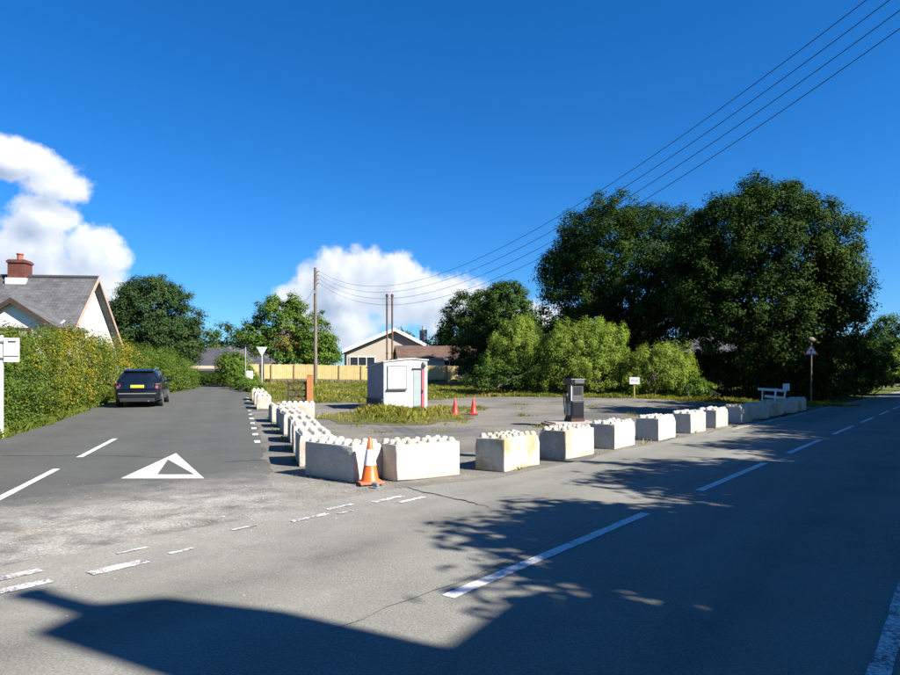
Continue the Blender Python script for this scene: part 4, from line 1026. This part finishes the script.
# ------------------------------------------------------------------ parked estate car
def car():
    mt, nt, N, L, B = nodes_of('car_paint'); B.inputs['Base Color'].default_value = (.003, .006, .012, 1); B.inputs['Roughness'].default_value = .22
    B.inputs['Coat Weight'].default_value = .8; B.inputs['Coat Roughness'].default_value = .05; M_CAR = mt
    tcn = N.new('ShaderNodeTexCoord').outputs['Object']; L.new(ramp(N, L, noise(N, L, tcn, 5, 5), .3, .8, (.18, .18, .18, 1), (.38, .38, .38, 1)), B.inputs['Roughness'])
    mt, nt, N, L, B = nodes_of('car_glass'); B.inputs['Base Color'].default_value = (.008, .011, .014, 1); B.inputs['Roughness'].default_value = .04; B.inputs['Specular IOR Level'].default_value = .8; M_CG = mt
    M_RUB = pm('tyre_rubber', (.018, .018, .018), .85, .2, 20); M_RIM = pm('alloy_rim', (.42, .43, .44), .35, .1, 10, metal=.7); M_TRIM = pm('black_trim', (.02, .02, .021), .6, .2, 15)
    M_RED = pm('tail_light_red', (.07, .006, .008), .2, .1, 5); M_LENS = pm('clear_lens', (.12, .14, .16), .15, .1, 5); M_PLATE = pm('yellow_plate', (.70, .50, .04), .4, .05, 10)
    vx, vy = MV(-4.25, 34.3); g = z1(vx, vy) + .024
    slope = math.atan2(z1(*MV(-4.62, 35.0)) - z1(*MV(-4.62, 32.3)), 2.7)
    t = thing('parked_car', 'dark blue estate car parked facing away beside the left hedge', 'car', (vx, vy, g), A_SIDE); t.rotation_euler = (slope, 0, A_SIDE)
    # stations: y, z bottom, half width low, half width belt, z belt, z top, half width top
    st = [(-2.27, .42, .78, .80, .78, .86, .76), (-2.22, .30, .86, .88, .92, 1.02, .78), (-2.08, .27, .92, .92, 1.00, 1.12, .76), (-1.95, .27, .93, .92, 1.02, 1.36, .66), (-1.72, .27, .94, .92, 1.03, 1.585, .62), (-1.3, .26, .94, .925, 1.03, 1.635, .61),
          (-.4, .25, .94, .925, 1.02, 1.66, .61), (.35, .25, .94, .92, 1.01, 1.62, .61), (.75, .25, .94, .915, 1.0, 1.42, .66), (1.15, .26, .935, .90, .99, 1.10, .74), (1.45, .27, .93, .88, .96, 1.02, .74), (1.9, .28, .90, .84, .90, .96, .70), (2.15, .32, .82, .76, .80, .86, .62), (2.25, .42, .70, .66, .66, .70, .55)]
    v = []; f = []
    for (y, zb, wl, wb, zbelt, zt, wt) in st:
        zm = (zb + zbelt) / 2
        half = [(wl * .80, zb), (wl * .97, zb + .06), (wl, zm), (wb, zbelt - .06), (wb * .975, zbelt), ((wb + wt) / 2 + .02, (zbelt + zt) / 2), (wt + .03, zt - .07), (wt * .9, zt - .01), (wt * .5, zt + .015)]
        ring = [(x, y, z) for x, z in half] + [(0, y, zt + .02)] + [(-x, y, z) for x, z in reversed(half)]
        v += ring
    n = 19
    for i in range(len(st) - 1):
        for k in range(n): f.append((i * n + k, i * n + (k + 1) % n, (i + 1) * n + (k + 1) % n, (i + 1) * n + k))
    f.append(tuple(reversed(range(n)))); f.append(tuple((len(st) - 1) * n + k for k in range(n)))
    b = MB(); b.add(v, [tuple(reversed(q)) for q in f]); o = b.build('body', M_CAR, t, smooth=38)
    bm = bmesh.new(); bm.from_mesh(o.data); bmesh.ops.recalc_face_normals(bm, faces=bm.faces); bm.to_mesh(o.data); bm.free()
    def pane(name, q, m_, th=.012):
        b = MB(); b.slab(q, th); return b.build(name, m_, t)
    pane('rear_window', [(-.68, -2.085, 1.13), (.68, -2.085, 1.13), (.59, -1.735, 1.57), (-.59, -1.735, 1.57)], M_CG)
    for s in (1, -1):
        def q4(a): return a if s > 0 else a[::-1]
        pane('quarter_window', q4([(s * .895, -1.85, 1.12), (s * .905, -1.12, 1.10), (s * .685, -1.12, 1.54), (s * .70, -1.62, 1.50)]), M_CG)
        pane('rear_door_window', q4([(s * .905, -1.06, 1.09), (s * .905, -.14, 1.08), (s * .685, -.14, 1.555), (s * .685, -1.06, 1.545)]), M_CG)
        pane('front_door_window', q4([(s * .905, -.06, 1.08), (s * .90, .98, 1.06), (s * .70, .42, 1.53), (s * .685, -.06, 1.555)]), M_CG)
        b = MB(); b.tube([(s * .60, -1.6, 1.62), (s * .60, -1.2, 1.69), (s * .60, .1, 1.70), (s * .60, .4, 1.62)], .018, 6); b.build('roof_rail', M_RIM, t)
        b = MB(); b.box((s * 1.0, .72, 1.10), (.2, .12, .15), 0); b.build('door_mirror', M_CAR, t, bevel=.03)
        b = MB(); b.box((s * .80, -2.20, .93), (.24, .12, .25), s * .35); tl = b.build('tail_light', M_RED, t, bevel=.03)
        b = MB(); b.box((s * .78, -2.26, .90), (.12, .03, .12), s * .3); b.build('indicator_lens', M_LENS, tl, bevel=.008)
        for yy in (-.55, .40):
            b = MB(); b.box((s * .945, yy, .93), (.03, .2, .035)); b.build('door_handle', M_CAR, t, bevel=.008)
        for yy in (-1.38, 1.36):
            w = empty('wheel', (s * .83, yy, .335)); w.parent = t
            rot = Matrix.Rotation(R(90) * s, 3, 'Y')
            b = MB(); b.lathe([(.20, -.11), (.315, -.11), (.338, -.07), (.338, .07), (.315, .115), (.20, .115)], 28, rot=rot); b.build('tyre', M_RUB, w, smooth=40)
            b = MB(); b.lathe([(.21, .06), (.225, .122), (.20, .125), (.17, .10), (.06, .09), (.05, .115), (.01, .115)], 24, rot=rot, cap=False); b.build('rim', M_RIM, w, smooth=35)
            a = MB(); pts = [(s * .925, yy + .385 * math.cos(g_), .335 + .385 * math.sin(g_)) for g_ in [math.pi * k / 14 for k in range(15)]]; a.tube(pts, .035, 6); a.build('wheel_arch', M_TRIM, t, smooth=60)
    b = MB(); b.box((0, -2.26, .52), (1.62, .14, .22)); b.build('rear_bumper', M_CAR, t, bevel=.04)
    b = MB(); b.box((0, -2.335, .62), (1.5, .02, .04)); b.build('bumper_strip', M_RIM, t)
    b = MB(); b.box((0, -2.26, .34), (1.4, .12, .16)); b.build('valance', M_TRIM, t, bevel=.02)
    b = MB(); b.box((0, -2.262, .93), (.54, .02, .12)); b.build('number_plate', M_PLATE, t)
    b = MB(); b.tube([(.3, -1.93, 1.335), (.05, -2.0, 1.26)], .012, 5); b.build('rear_wiper', M_TRIM, t)
    b = MB(); b.slab([(-.60, -1.86, 1.61), (.60, -1.86, 1.61), (.60, -1.58, 1.655), (-.60, -1.58, 1.655)], .03); b.build('roof_spoiler', M_CAR, t)
    b = MB(); b.tube([(.45, -2.24, .29), (.45, -2.36, .29)], .03, 8); b.build('exhaust', M_RIM, t)
car()

# ------------------------------------------------------------------ vegetation
# hedge along the left of the side road, yellowing in patches
def hedge_tint(pos, ti, rng):
    x, y, z = pos[:, 0], pos[:, 1], pos[:, 2]
    v = -.3 * x + .954 * y
    p = np.exp(-((v - 30.5) / 2.8) ** 2) * (.75 + .45 * np.sin(z * 2.1 + v * 1.7)) + np.exp(-((v - 38.5) / 1.6) ** 2) * .85 * (z > 1.2) + .30 * np.exp(-((v - 34.5) / 2.4) ** 2) + .20 * np.exp(-((v - 25.5) / 1.8) ** 2) * (z > 1.9)
    p *= .5 + .5 * np.clip((z - .4) / 1.2, 0, 1)
    q = (np.sin(v * 3.1 + z * 2.3) * np.sin(v * 1.3 - z * 3.7 + 1.0)) * .5 + .5
    yel = rng.random(len(ti)) < np.clip(p * (.1 + 1.35 * q ** 1.4), 0, .85)
    ti = ti * .62
    return np.where(yel, .70 + .24 * rng.random(len(ti)), np.where(rng.random(len(ti)) < .004, 1.0, ti))
hp = [MV(m_, v) for m_, v in ((-7.5, 5), (-7.5, 12), (-7.5, 18), (-7.5, 24), (-7.4, 30), (-7.3, 34), (-6.9, 38), (-5.7, 42), (-4.6, 46), (-3.9, 50))]
hedge('roadside_hedge', 'tall overgrown hedge with yellowing patches along the left of the side road', 'hedge', hp, 2.3,
      lambda s: float(np.interp(s, [0, 8, 14, 20, 26, 31, 35, 41, 46], [2.5, 2.55, 2.7, 2.95, 3.25, 3.3, 2.9, 2.5, 1.7])), LF_HEDGE, 125, .35, 52, .082, 31, hedge_tint)
# dark hedge closing the end of the road, bright bush beside it
hedge('end_hedge', 'dark rounded hedge closing off the end of the side road', 'hedge', [(-20.4, 52.5), (-16.6, 53.2)], 1.7, lambda s: .95, LF_DARK, 90, .26, 40, .11, 33)
def bush(name, label, x, y, lobes, mat, n, cr, per, leaf, seed, group=None, th=.6, tr=.05, **kw):
    return tree(name, label, 'bush', (x, y, z1(x, y)), lobes, th, tr, mat, n, cr, per, leaf, seed, group, stems=4, limb=24, low=-.6, **kw)
bush('verge_bush', 'bright green rounded bush at the end of the side road', -16.0, 49.5, [((0, 0, 1.2), (1.25, 1.1, 1.35)), ((.4, .2, .7), (1.3, 1.0, .9))], LF_LIGHT, 300, .34, 60, .12, 41)
for k, (x, y, s) in enumerate(((-13.3, 44.2, .55), (-12.6, 42.6, .5), (-14.4, 46.3, .65))):
    bush('verge_weeds', ['middle', 'nearest', 'farthest'][k] + ' clump of weeds beyond the white blocks on the side road', x, y, [((0, 0, s * .6), (s * 1.6, s, s * .7))], LF_LIGHT, 80, .22, 50, .09, 45 + k, 'weeds by the side road', .12, .012)

# round tree behind the white house
tree('round_tree', 'large rounded dark green tree right of the white house', 'tree', (-24.3, 55, z1(-24.3, 55)), [((0, 0, 5.2), (3.75, 3.6, 3.5)), ((-.6, 0, 3.6), (3.7, 3.4, 2.5)), ((1.6, -.3, 3.4), (2.4, 2.6, 2.2)), ((-.4, .3, 6.6), (2.5, 2.4, 2.1))],
     2.2, .26, LF_ROUND, 680, .56, 100, .17, 51)
# tree by the utility pole
def rust_tint(pos, ti, rng):
    d = np.sqrt((pos[:, 0] - .6) ** 2 + (pos[:, 2] - 3.9) ** 2)
    return np.where((d < 1.2) & (rng.random(len(ti)) < .45), 1.0, np.minimum(ti * .9, .9))
tree('broadleaf_tree', 'spiky topped bright green tree behind the fence beside the utility pole', 'tree', (-16.7, 67.5, z1(-16.7, 67.5)), [((-.3, 0, 5.3), (2.6, 2.4, 3.1)), ((-3.1, 0, 3.9), (1.9, 1.9, 1.9)), ((2.6, .3, 4.0), (2.2, 2, 2.6)), ((0, 0, 3.0), (4.3, 2.8, 1.8)), ((-1.2, 0, 7.2), (.9, .9, 1.1)), ((.9, 0, 7.0), (1.0, .9, 1.1)), ((3.6, 0, 2.6), (1.8, 1.7, 1.8))],
     2.2, .2, LF_LIGHT, 520, .58, 75, .21, 52, tintfun=rust_tint, jitter=.3)
# dark and mid trees behind the garage
tree('dark_tree', 'dark domed tree behind the garage roof', 'tree', (2.2, 73, z1(2.2, 73)), [((0, 0, 6.0), (3.1, 3, 3.6)), ((-1.2, 0, 4.0), (2.6, 2.4, 2.4)), ((1.6, 0, 7.0), (2.4, 2.4, 2.6)), ((1.0, 0, 3.0), (3.6, 2.6, 2.4))], 2.4, .28, LF_DARK, 420, .6, 80, .22, 53)
tree('green_tree', 'tall mid green tree between the garage and the big dark trees', 'tree', (5.2, 62, z1(5.2, 62)), [((0, 0, 6.2), (2.7, 2.6, 3.1)), ((1.0, 0, 4.2), (2.6, 2.4, 2.6)), ((-1.2, 0, 4.4), (2.2, 2.2, 2.6)), ((.2, 0, 7.8), (1.8, 1.8, 1.6))], 2.4, .22, LF_MID, 400, .55, 80, .2, 54)
tree('conifer_clump', 'dark evergreen shrub overhanging the right end of the fence', 'shrub', (1.6, 57.5, z1(1.6, 57.5)), [((0, 0, 2.6), (1.6, 1.4, 2.4)), ((1.6, 0, 1.6), (1.9, 1.4, 1.6)), ((2.4, -.4, 3.0), (1.6, 1.4, 2.0))], 1.5, .14, LF_DARK, 260, .42, 70, .15, 55)
# two big sycamores
BIGA = [((0, 0, 7.6), (4.3, 4.2, 4.6)), ((-2.6, -.4, 5.6), (2.9, 3, 3.4)), ((2.4, 0, 8.4), (3.1, 3.2, 3.4)), ((-1.2, .2, 9.6), (2.6, 2.7, 2.2)), ((2.6, -.4, 5.2), (3.4, 3.2, 3.0)), ((0, -.6, 3.6), (4.4, 3.4, 2.4)), ((-3.4, 0, 7.6), (1.7, 1.9, 1.9)), ((4.3, -.3, 6.4), (2.4, 2.6, 3.0)), ((4.6, 0, 8.6), (1.8, 2.0, 1.9))]
tree('sycamore_tree', 'broad dark sycamore, the left and lower of the two big trees', 'tree', (13.0, 51.0, z1(13.0, 51.0)), [(tuple(q * 1.2 for q in c), tuple(q * 1.2 for q in r)) for c, r in BIGA], 3.2, .42, LF_DARK, 1450, .62, 112, .17, 61, 'big sycamores', inner=.42)
BIGB = [((0, 0, 8.4), (4.6, 4.4, 4.9)), ((-2.4, 0, 9.4), (2.8, 2.8, 3.0)), ((2.6, -.2, 9.2), (2.6, 2.9, 3.0)), ((.4, 0, 11.4), (2.6, 2.6, 1.9)), ((3.7, -.4, 6.0), (2.2, 2.7, 2.6)), ((-2.8, -.4, 5.6), (3.1, 3.1, 3.0)), ((.6, -.6, 3.8), (4.8, 3.6, 2.8)), ((4.2, -.3, 7.8), (1.4, 1.9, 1.5)), ((-4.4, -.2, 7.2), (2.0, 2.4, 2.8))]
tree('sycamore_tree', 'tallest dark sycamore, the right of the two big trees', 'tree', (20.3, 43.0, z1(20.3, 43.0)), [(tuple(q * 1.05 for q in c), tuple(q * 1.05 for q in r)) for c, r in BIGB], 3.2, .46, LF_DARK, 1500, .62, 112, .17, 62, 'big sycamores', inner=.42)
# undergrowth under the sycamores
for k, (x, y, w, h) in enumerate(((15.0, 52.5, 3.2, 2.8), (18.4, 48.2, 2.8, 2.8), (21.4, 46.5, 2.8, 3.4), (24.6, 46.2, 2.6, 3.6), (28.0, 48.6, 3.0, 4.4), (16.6, 55.5, 2.8, 1.8), (31.5, 52.5, 3.0, 4.6), (9.5, 53.5, 3.2, 3.0), (35.5, 57.5, 3.0, 4.4))):
    bush('undergrowth', ['shaded shrub under the left of the big trees', 'shaded shrub between the trunks of the big trees', 'shaded shrub under the tallest tree', 'tall shaded shrub at the right edge of the tallest tree', 'tall dark shrub right of the tallest tree', 'low shaded shrub in front of the cottage', 'tall dark shrub beside the main road before the bend', 'dark shrub behind the tallest willow bush', 'dark shrub nearest the far bend of the main road'][k],
         x, y, [((0, 0, h * .5), (w, w * .7, h * .52))], LF_DARK, 150, .45, 60, .19, 70 + k, 'undergrowth under the big trees')
hedge('dark_hedge', 'tall dark hedge along the main road beyond the big trees', 'hedge', [NU(-8.6, 46), NU(-8.6, 60), NU(-8.8, 78)], 2.4, lambda s: 4.2 if s < 24 else 2.6, LF_DARK, 34, .55, 46, .22, 35)
hedge('dark_hedge', 'dark hedge behind the cottage and the trunks of the big trees', 'hedge', [(3, 66), (16, 64), (30, 64), (44, 74)], 2.4, lambda s: 4.6, LF_DARK, 26, .6, 46, .26, 36)
hedge('dark_hedge', 'low dark scrub along the shaded edge below the big trees', 'hedge', [(11.5, 48.0), (17.0, 43.2), (21.0, 41.2), (24.5, 41.8)], 1.8, lambda s: 1.5 if s < 6 else 2.7, LF_DARK, 44, .4, 40, .16, 37)
# willow scrub
W1 = [((0, 0, 2.4), (2.4, 1.8, 2.1)), ((-1.2, -.2, 1.5), (1.6, 1.4, 1.4)), ((1.1, 0, 2.7), (1.5, 1.4, 1.7)), ((.6, -.5, 1.3), (2.2, 1.4, 1.2))]
def spiky(pos, ti, rng): return ti
def willow(label, x, y, lobes, n, seed):
    # loose upright shoots: many small narrow lobes rising out of the main mass
    rr = random.Random(seed); L_ = list(lobes)
    for (c, r) in lobes:
        for k in range(4):
            a = rr.uniform(0, 6.28); L_.append(((c[0] + r[0] * .7 * math.cos(a), c[1] + r[1] * .5 * math.sin(a), c[2] + r[2] * rr.uniform(.45, .85)), (rr.uniform(.3, .55), rr.uniform(.3, .5), rr.uniform(.6, 1.0))))
    return tree('willow_bush', label, 'bush', (x, y, z1(x, y)), L_, 1.0, .05, LF_WILLOW, n, .30, 70, .14, seed, 'willow scrub', stems=6, limb=40, low=-.7, aspect=3.0, flat=1.2, jitter=.35, up=.3)
willow('tallest light green willow bush behind the fuel pump', 8.3, 41.8, W1, 620, 81)
willow('smaller light green willow bush right of the small white notice', 12.5, 40.4, [((0, 0, 1.5), (1.5, 1.2, 1.4)), ((-.9, 0, 1.0), (1.2, 1.1, 1.0)), ((.9, 0, 1.1), (1.3, 1.1, 1.1))], 380, 82)
willow('pale feathery willow bush left of the fuel pump, in front of the green tree', 4.2, 43.6, [((0, 0, 2.0), (1.8, 1.5, 1.9)), ((1.6, -.2, 1.5), (1.6, 1.3, 1.4)), ((-1.0, 0, 1.2), (1.2, 1.1, 1.1)), ((.1, .2, 3.4), (1.0, .9, 1.3))], 480, 83)
willow('low willow growth filling in behind the pump head, between the taller bushes', 6.1, 42.2, [((0, 0, 1.3), (1.6, 1.1, 1.3)), ((.8, .2, 1.8), (1.1, 1.0, 1.2))], 300, 86)
tree('bramble_bush', 'dark low bramble at the foot of the willow scrub left of the fuel pump', 'bush', (3.0, 42.2, z1(3.0, 42.2)), [((0, 0, .9), (2.2, 1.2, 1.1)), ((2.6, .2, 1.0), (1.8, 1.1, 1.1))], .5, .05, LF_MID, 170, .32, 60, .13, 84, None, stems=5, limb=20, low=-.5)
tree('bramble_bush', 'small low bright bush at the shaded forecourt edge right of the willows', 'bush', (14.6, 39.3, z1(14.6, 39.3)), [((0, 0, .55), (.9, .7, .6))], .3, .04, LF_LIGHT, 50, .25, 55, .12, 85, None, stems=4, limb=12, low=-.5)
# far right bend of the main road
tree('bend_bush', 'sunlit yellow green bush at the far bend of the main road', 'bush', (48.5, 72, z1(48.5, 72)), [((0, 0, 2.4), (2.6, 2, 2.2)), ((1.8, 0, 1.8), (2, 1.8, 1.8))], 1.2, .12, LF_WILLOW, 150, .55, 60, .24, 91)
tree('bend_tree', 'tree rising over the far bend at the right edge', 'tree', (55.5, 84, z1(55.5, 84)), [((0, 0, 5.6), (3.4, 3, 3.6)), ((-2.4, 0, 3.8), (2.8, 2.4, 2.6))], 2.4, .25, LF_MID, 240, .7, 60, .28, 92)
# background wood beyond the houses
for k, (x, y, h, w) in enumerate(((-33, 98, 7.5, 5.5), (-41, 92, 8.5, 6), (-50, 90, 8, 6), (-24, 112, 8.0, 6), (-9, 118, 8, 5), (0.5, 108, 9, 6), (12, 96, 9, 6), (24, 88, 9, 6), (36, 84, 9, 6), (45, 92, 9, 6), (66, 92, 9, 6))):
    tree('background_tree', ['distant tree left of the slate house roof', 'distant tree behind the round tree', 'distant tree behind the white house', 'distant tree peeping over the slate house', 'distant tree left behind the bungalow roof', 'distant tree right behind the bungalow', 'distant tree behind the green tree', 'distant tree behind the left sycamore', 'distant tree behind the right sycamore', 'distant tree beyond the big sycamores near the bend', 'distant tree past the bend at the right'][k],
         'tree', (x, y, z1(x, y)), [((0, 0, h * .58), (w * .6, w * .5, h * .42)), ((w * .35, 0, h * .42), (w * .5, w * .45, h * .36)), ((-w * .3, 0, h * .38), (w * .5, w * .45, h * .34))], h * .3, .2, (LF_MID, LF_ROUND, LF_DARK)[k % 3], 150, .85, 45, .36, 100 + k, 'background wood')
# row of trees on the right of the main road, behind the right edge of the frame (they shade the road)
proto = tree('shade_tree', 'nearest tree right of the main road shading the first centre dash', 'tree', (0, 0, 0), [((0, 0, 5.6), (3.2, 3.2, 3.2)), ((1.2, 1.6, 4.2), (2.4, 2.4, 2.2)), ((-1.4, -1.4, 4.4), (2.4, 2.4, 2.2)), ((-.8, 1.8, 5.8), (2.0, 2.0, 2.0))], 2.2, .25, LF_MID, 560, .62, 70, .27, 121, 'shade trees right of the main road', inner=.4)
row = [(5.9, 7.6, .84, .3), (6.6, 13.2, .95, 1.4), (6.9, 18.8, .98, 2.2), (6.4, 23.6, .96, 2.6), (7.6, 28.2, 1.25, 4.0), (7.6, 32.6, 1.8, .9), (8.2, 39.0, 1.85, 2.0), (8.6, 48.5, 1.9, 3.3), (9.0, 58.0, 1.9, 5.0), (10, 70.0, 1.8, 1.0)]
for k, (n, u, s, a) in enumerate(row):
    o = proto if k == 0 else copy_tree(proto)
    x, y = NU(n, u); o.location = (x, y, z1(x, y)); o.scale = (s ** .6, s ** .6, s) if s > 1.3 else (s, s, s); o.rotation_euler = (0, 0, a)
    if k: o['label'] = '%s tree of the shading row right of the main road' % ordw[k]

# grass and weeds
def scatter(n, poly_fn, seed):
    rng = np.random.default_rng(seed); return poly_fn(rng, n)
def band(rng, n, frame, c0, c1, t0, t1):
    c = rng.uniform(c0, c1, n); t = rng.uniform(t0, t1, n); x, y = frame(c, t); return np.column_stack([x, y])
rng0 = np.random.default_rng(9)
# verge under the left hedge
grass('verge_grass', 'long green grass at the foot of the left hedge', np.vstack([band(rng0, 24000, MV, -7.0, -6.02, 8, 36), band(rng0, 9000, MV, -6.6, -5.95, 8, 30)]), .06, .36, 201, .9, .0, .42, .006)
# grass island round the kiosk: turf sheet with ragged edge + blades
def island(name, cx, cy, rx, ry, rot, dz, seed):
    def f(a, b):
        th = a * 2 * np.pi; r = b * (1 + .10 * np.sin(3 * th + seed) + .07 * np.sin(7 * th) + .04 * np.sin(13 * th + 1))
        x = rx * r * np.cos(th); y = ry * r * np.sin(th); return cx + x * math.cos(rot) - y * math.sin(rot), cy + x * math.sin(rot) + y * math.cos(rot)
    sheet(name, f, 64, 10, M_TURF, dz)
def in_ell(rng, n, cx, cy, rx, ry, rot, p=.5):
    th = rng.random(n) * 2 * np.pi; r = rng.random(n) ** p * (1 + .12 * np.sin(3 * th) + .08 * np.sin(7 * th)); x = rx * r * np.cos(th); y = ry * r * np.sin(th)
    return np.column_stack([cx + x * math.cos(rot) - y * math.sin(rot), cy + x * math.sin(rot) + y * math.cos(rot)])
island('turf_island', -2.1, 25.6, 3.0, 3.3, .3, .020, 1.0)
island('turf_island', -1.1, 30.5, 2.7, 2.0, .2, .017, 2.0)
grass('kiosk_grass', 'tall yellowing grass round the foot of the kiosk', np.vstack([in_ell(rng0, 9000, -2.1, 26.0, 2.9, 3.0, .3, .75), in_ell(rng0, 4000, -1.1, 30.5, 2.7, 2.0, .2)]), .03, .17, 202, .9, .15, 1.0, .006)
grass('kiosk_tall_grass', 'taller seeding grass stems beside the kiosk', np.vstack([in_ell(rng0, 2600, -2.2, 28.2, 1.9, .9, .3), in_ell(rng0, 500, -2.4, 25.0, 2.2, 2.0, .3)]), .18, .42, 212, .6, .2, 1.0, .005)
# rough grass in front of the fence
def backfield(rng, n):
    x = rng.uniform(-16, 3.5, n); y0 = np.interp(x, [-14, -9, -4, -1, 3, 5], [33, 34.5, 34.5, 37, 40.3, 40]); y = y0 + rng.random(n) * (59.3 - y0)
    m_ = (.954 * x + .3 * y) > .8; return np.column_stack([x, y])[m_]
sheet('turf_field', lambda a, b: ((-16.5 + a * 21.0) * 1.0 + 0 * b, np.interp(-16.5 + a * 21.0, [-16.5, -9, -4, -1, 3, 5], [34, 34.2, 34.2, 36.6, 40, 40]) + b * (59.5 - np.interp(-16.5 + a * 21.0, [-16.5, -9, -4, -1, 3, 5], [34, 34.2, 34.2, 36.6, 40, 40]))), 40, 50, M_TURF, .007)
grass('field_grass', 'rough yellow green grass between the forecourt and the timber fence', backfield(rng0, 60000), .05, .26, 203, .9, .05, .95, .009)
# grass edge under willows and beneath the big trees
def edgeR(rng, n):
    x = rng.uniform(2.5, 22, n); y0 = np.interp(x, [3, 10, 16, 21, 28], [40.3, 39, 37, 36, 38]); return np.column_stack([x, y0 - .4 + rng.random(n) ** 1.6 * 4.0])
grass('scrub_grass', 'grass along the far edge of the forecourt below the willows', edgeR(rng0, 26000), .06, .30, 204, .8, .1, .9, .009)
# grass between block rows and tufts along joints
def along_blocks(rng, n):
    u = rng.uniform(9.4, 36, n); nn = np.where(rng.random(n) < .5, rng.normal(-6.38, .05, n), rng.normal(-7.02, .08, n)); keep = np.sin(u * 3.3) + np.sin(u * 7.1) > .5
    x, y = NU(nn, u); return np.column_stack([x, y])[keep]
def along_left(rng, n):
    v = rng.uniform(12, 26, n); mm = np.where(rng.random(n) < .5, rng.normal(1.9, .18, n), rng.normal(1.05, .05, n)); keep = np.sin(v * 2.9) + np.sin(v * 6.1) > .3
    x, y = MV(mm, v); return np.column_stack([x, y])[keep]
def tufts(rng, n):
    out = []
    for k in range(34):
        cx, cy = rng.uniform(-4, 8), rng.uniform(17, 34)
        if .788 * cx - .616 * cy > -7.3 or .954 * cx + .3 * cy < 2.3: continue
        out.append(np.column_stack([rng.normal(cx, .16, n // 34), rng.normal(cy, .16, n // 34)]))
    out.append(np.column_stack([rng.normal(2.95, .18, 260), rng.normal(21.5, .16, 260)])); out.append(np.column_stack([rng.normal(3.9, .5, 160), rng.normal(21.2, .08, 160)]))
    return np.vstack(out)
grass('joint_weeds', 'small weeds growing along the blocks and cracks of the forecourt', np.vstack([along_blocks(rng0, 1500), along_left(rng0, 1500), tufts(rng0, 2600)]), .03, .17, 205, .8, .1, .9, .009)
# loose stones in the junction mouth and along the block rows
def stones():
    rr = np.random.default_rng(77); n = 5200
    n1 = rr.normal(-7.7, 1.1, n); u1 = rr.uniform(-1.5, 9.2, n); x, y = NU(n1, u1)
    x2, y2 = NU(rr.normal(-6.9, .35, 1500), rr.uniform(7.5, 30, 1500)); x = np.concatenate([x, x2]); y = np.concatenate([y, y2]); n = len(x)
    cl = np.sin(x * 2.1 + 1.3 * np.sin(y * 1.7)) + np.sin(y * 2.7) + rr.normal(0, .7, n); k = cl > .1; x, y = x[k], y[k]; n = len(x)
    s = rr.uniform(.003, .008, n) * np.where(rr.random(n) < .02, 2.2, 1); z = Z(x, y) + .034
    base = np.array([[1, 0, 0], [0, 1, 0], [-1, 0, 0], [0, -1, 0], [0, 0, .8], [0, 0, -.8]], float); v = base[None] * s[:, None, None] * rr.uniform(.6, 1.3, (n, 6, 1))
    a = rr.random(n) * 6.28; ca, sa = np.cos(a)[:, None], np.sin(a)[:, None]; vx = v[:, :, 0] * ca - v[:, :, 1] * sa; vy = v[:, :, 0] * sa + v[:, :, 1] * ca
    v[:, :, 0] = vx + x[:, None]; v[:, :, 1] = vy + y[:, None]; v[:, :, 2] += z[:, None]
    tr = np.array([[0, 1, 4], [1, 2, 4], [2, 3, 4], [3, 0, 4], [1, 0, 5], [2, 1, 5], [3, 2, 5], [0, 3, 5]]); f = (tr[None] + np.arange(n)[:, None, None] * 6).reshape(-1, 3)
    me = bpy.data.meshes.new('chippings'); me.from_pydata(v.reshape(-1, 3).tolist(), [], f.tolist()); me.materials.append(pm('stone_chippings', (.36, .34, .30), .9, .4, 3)); me.update()
    tag(link_mesh('loose_chippings', me), 'pale loose chippings scattered over the junction mouth', 'gravel', None, 'stuff')
stones()
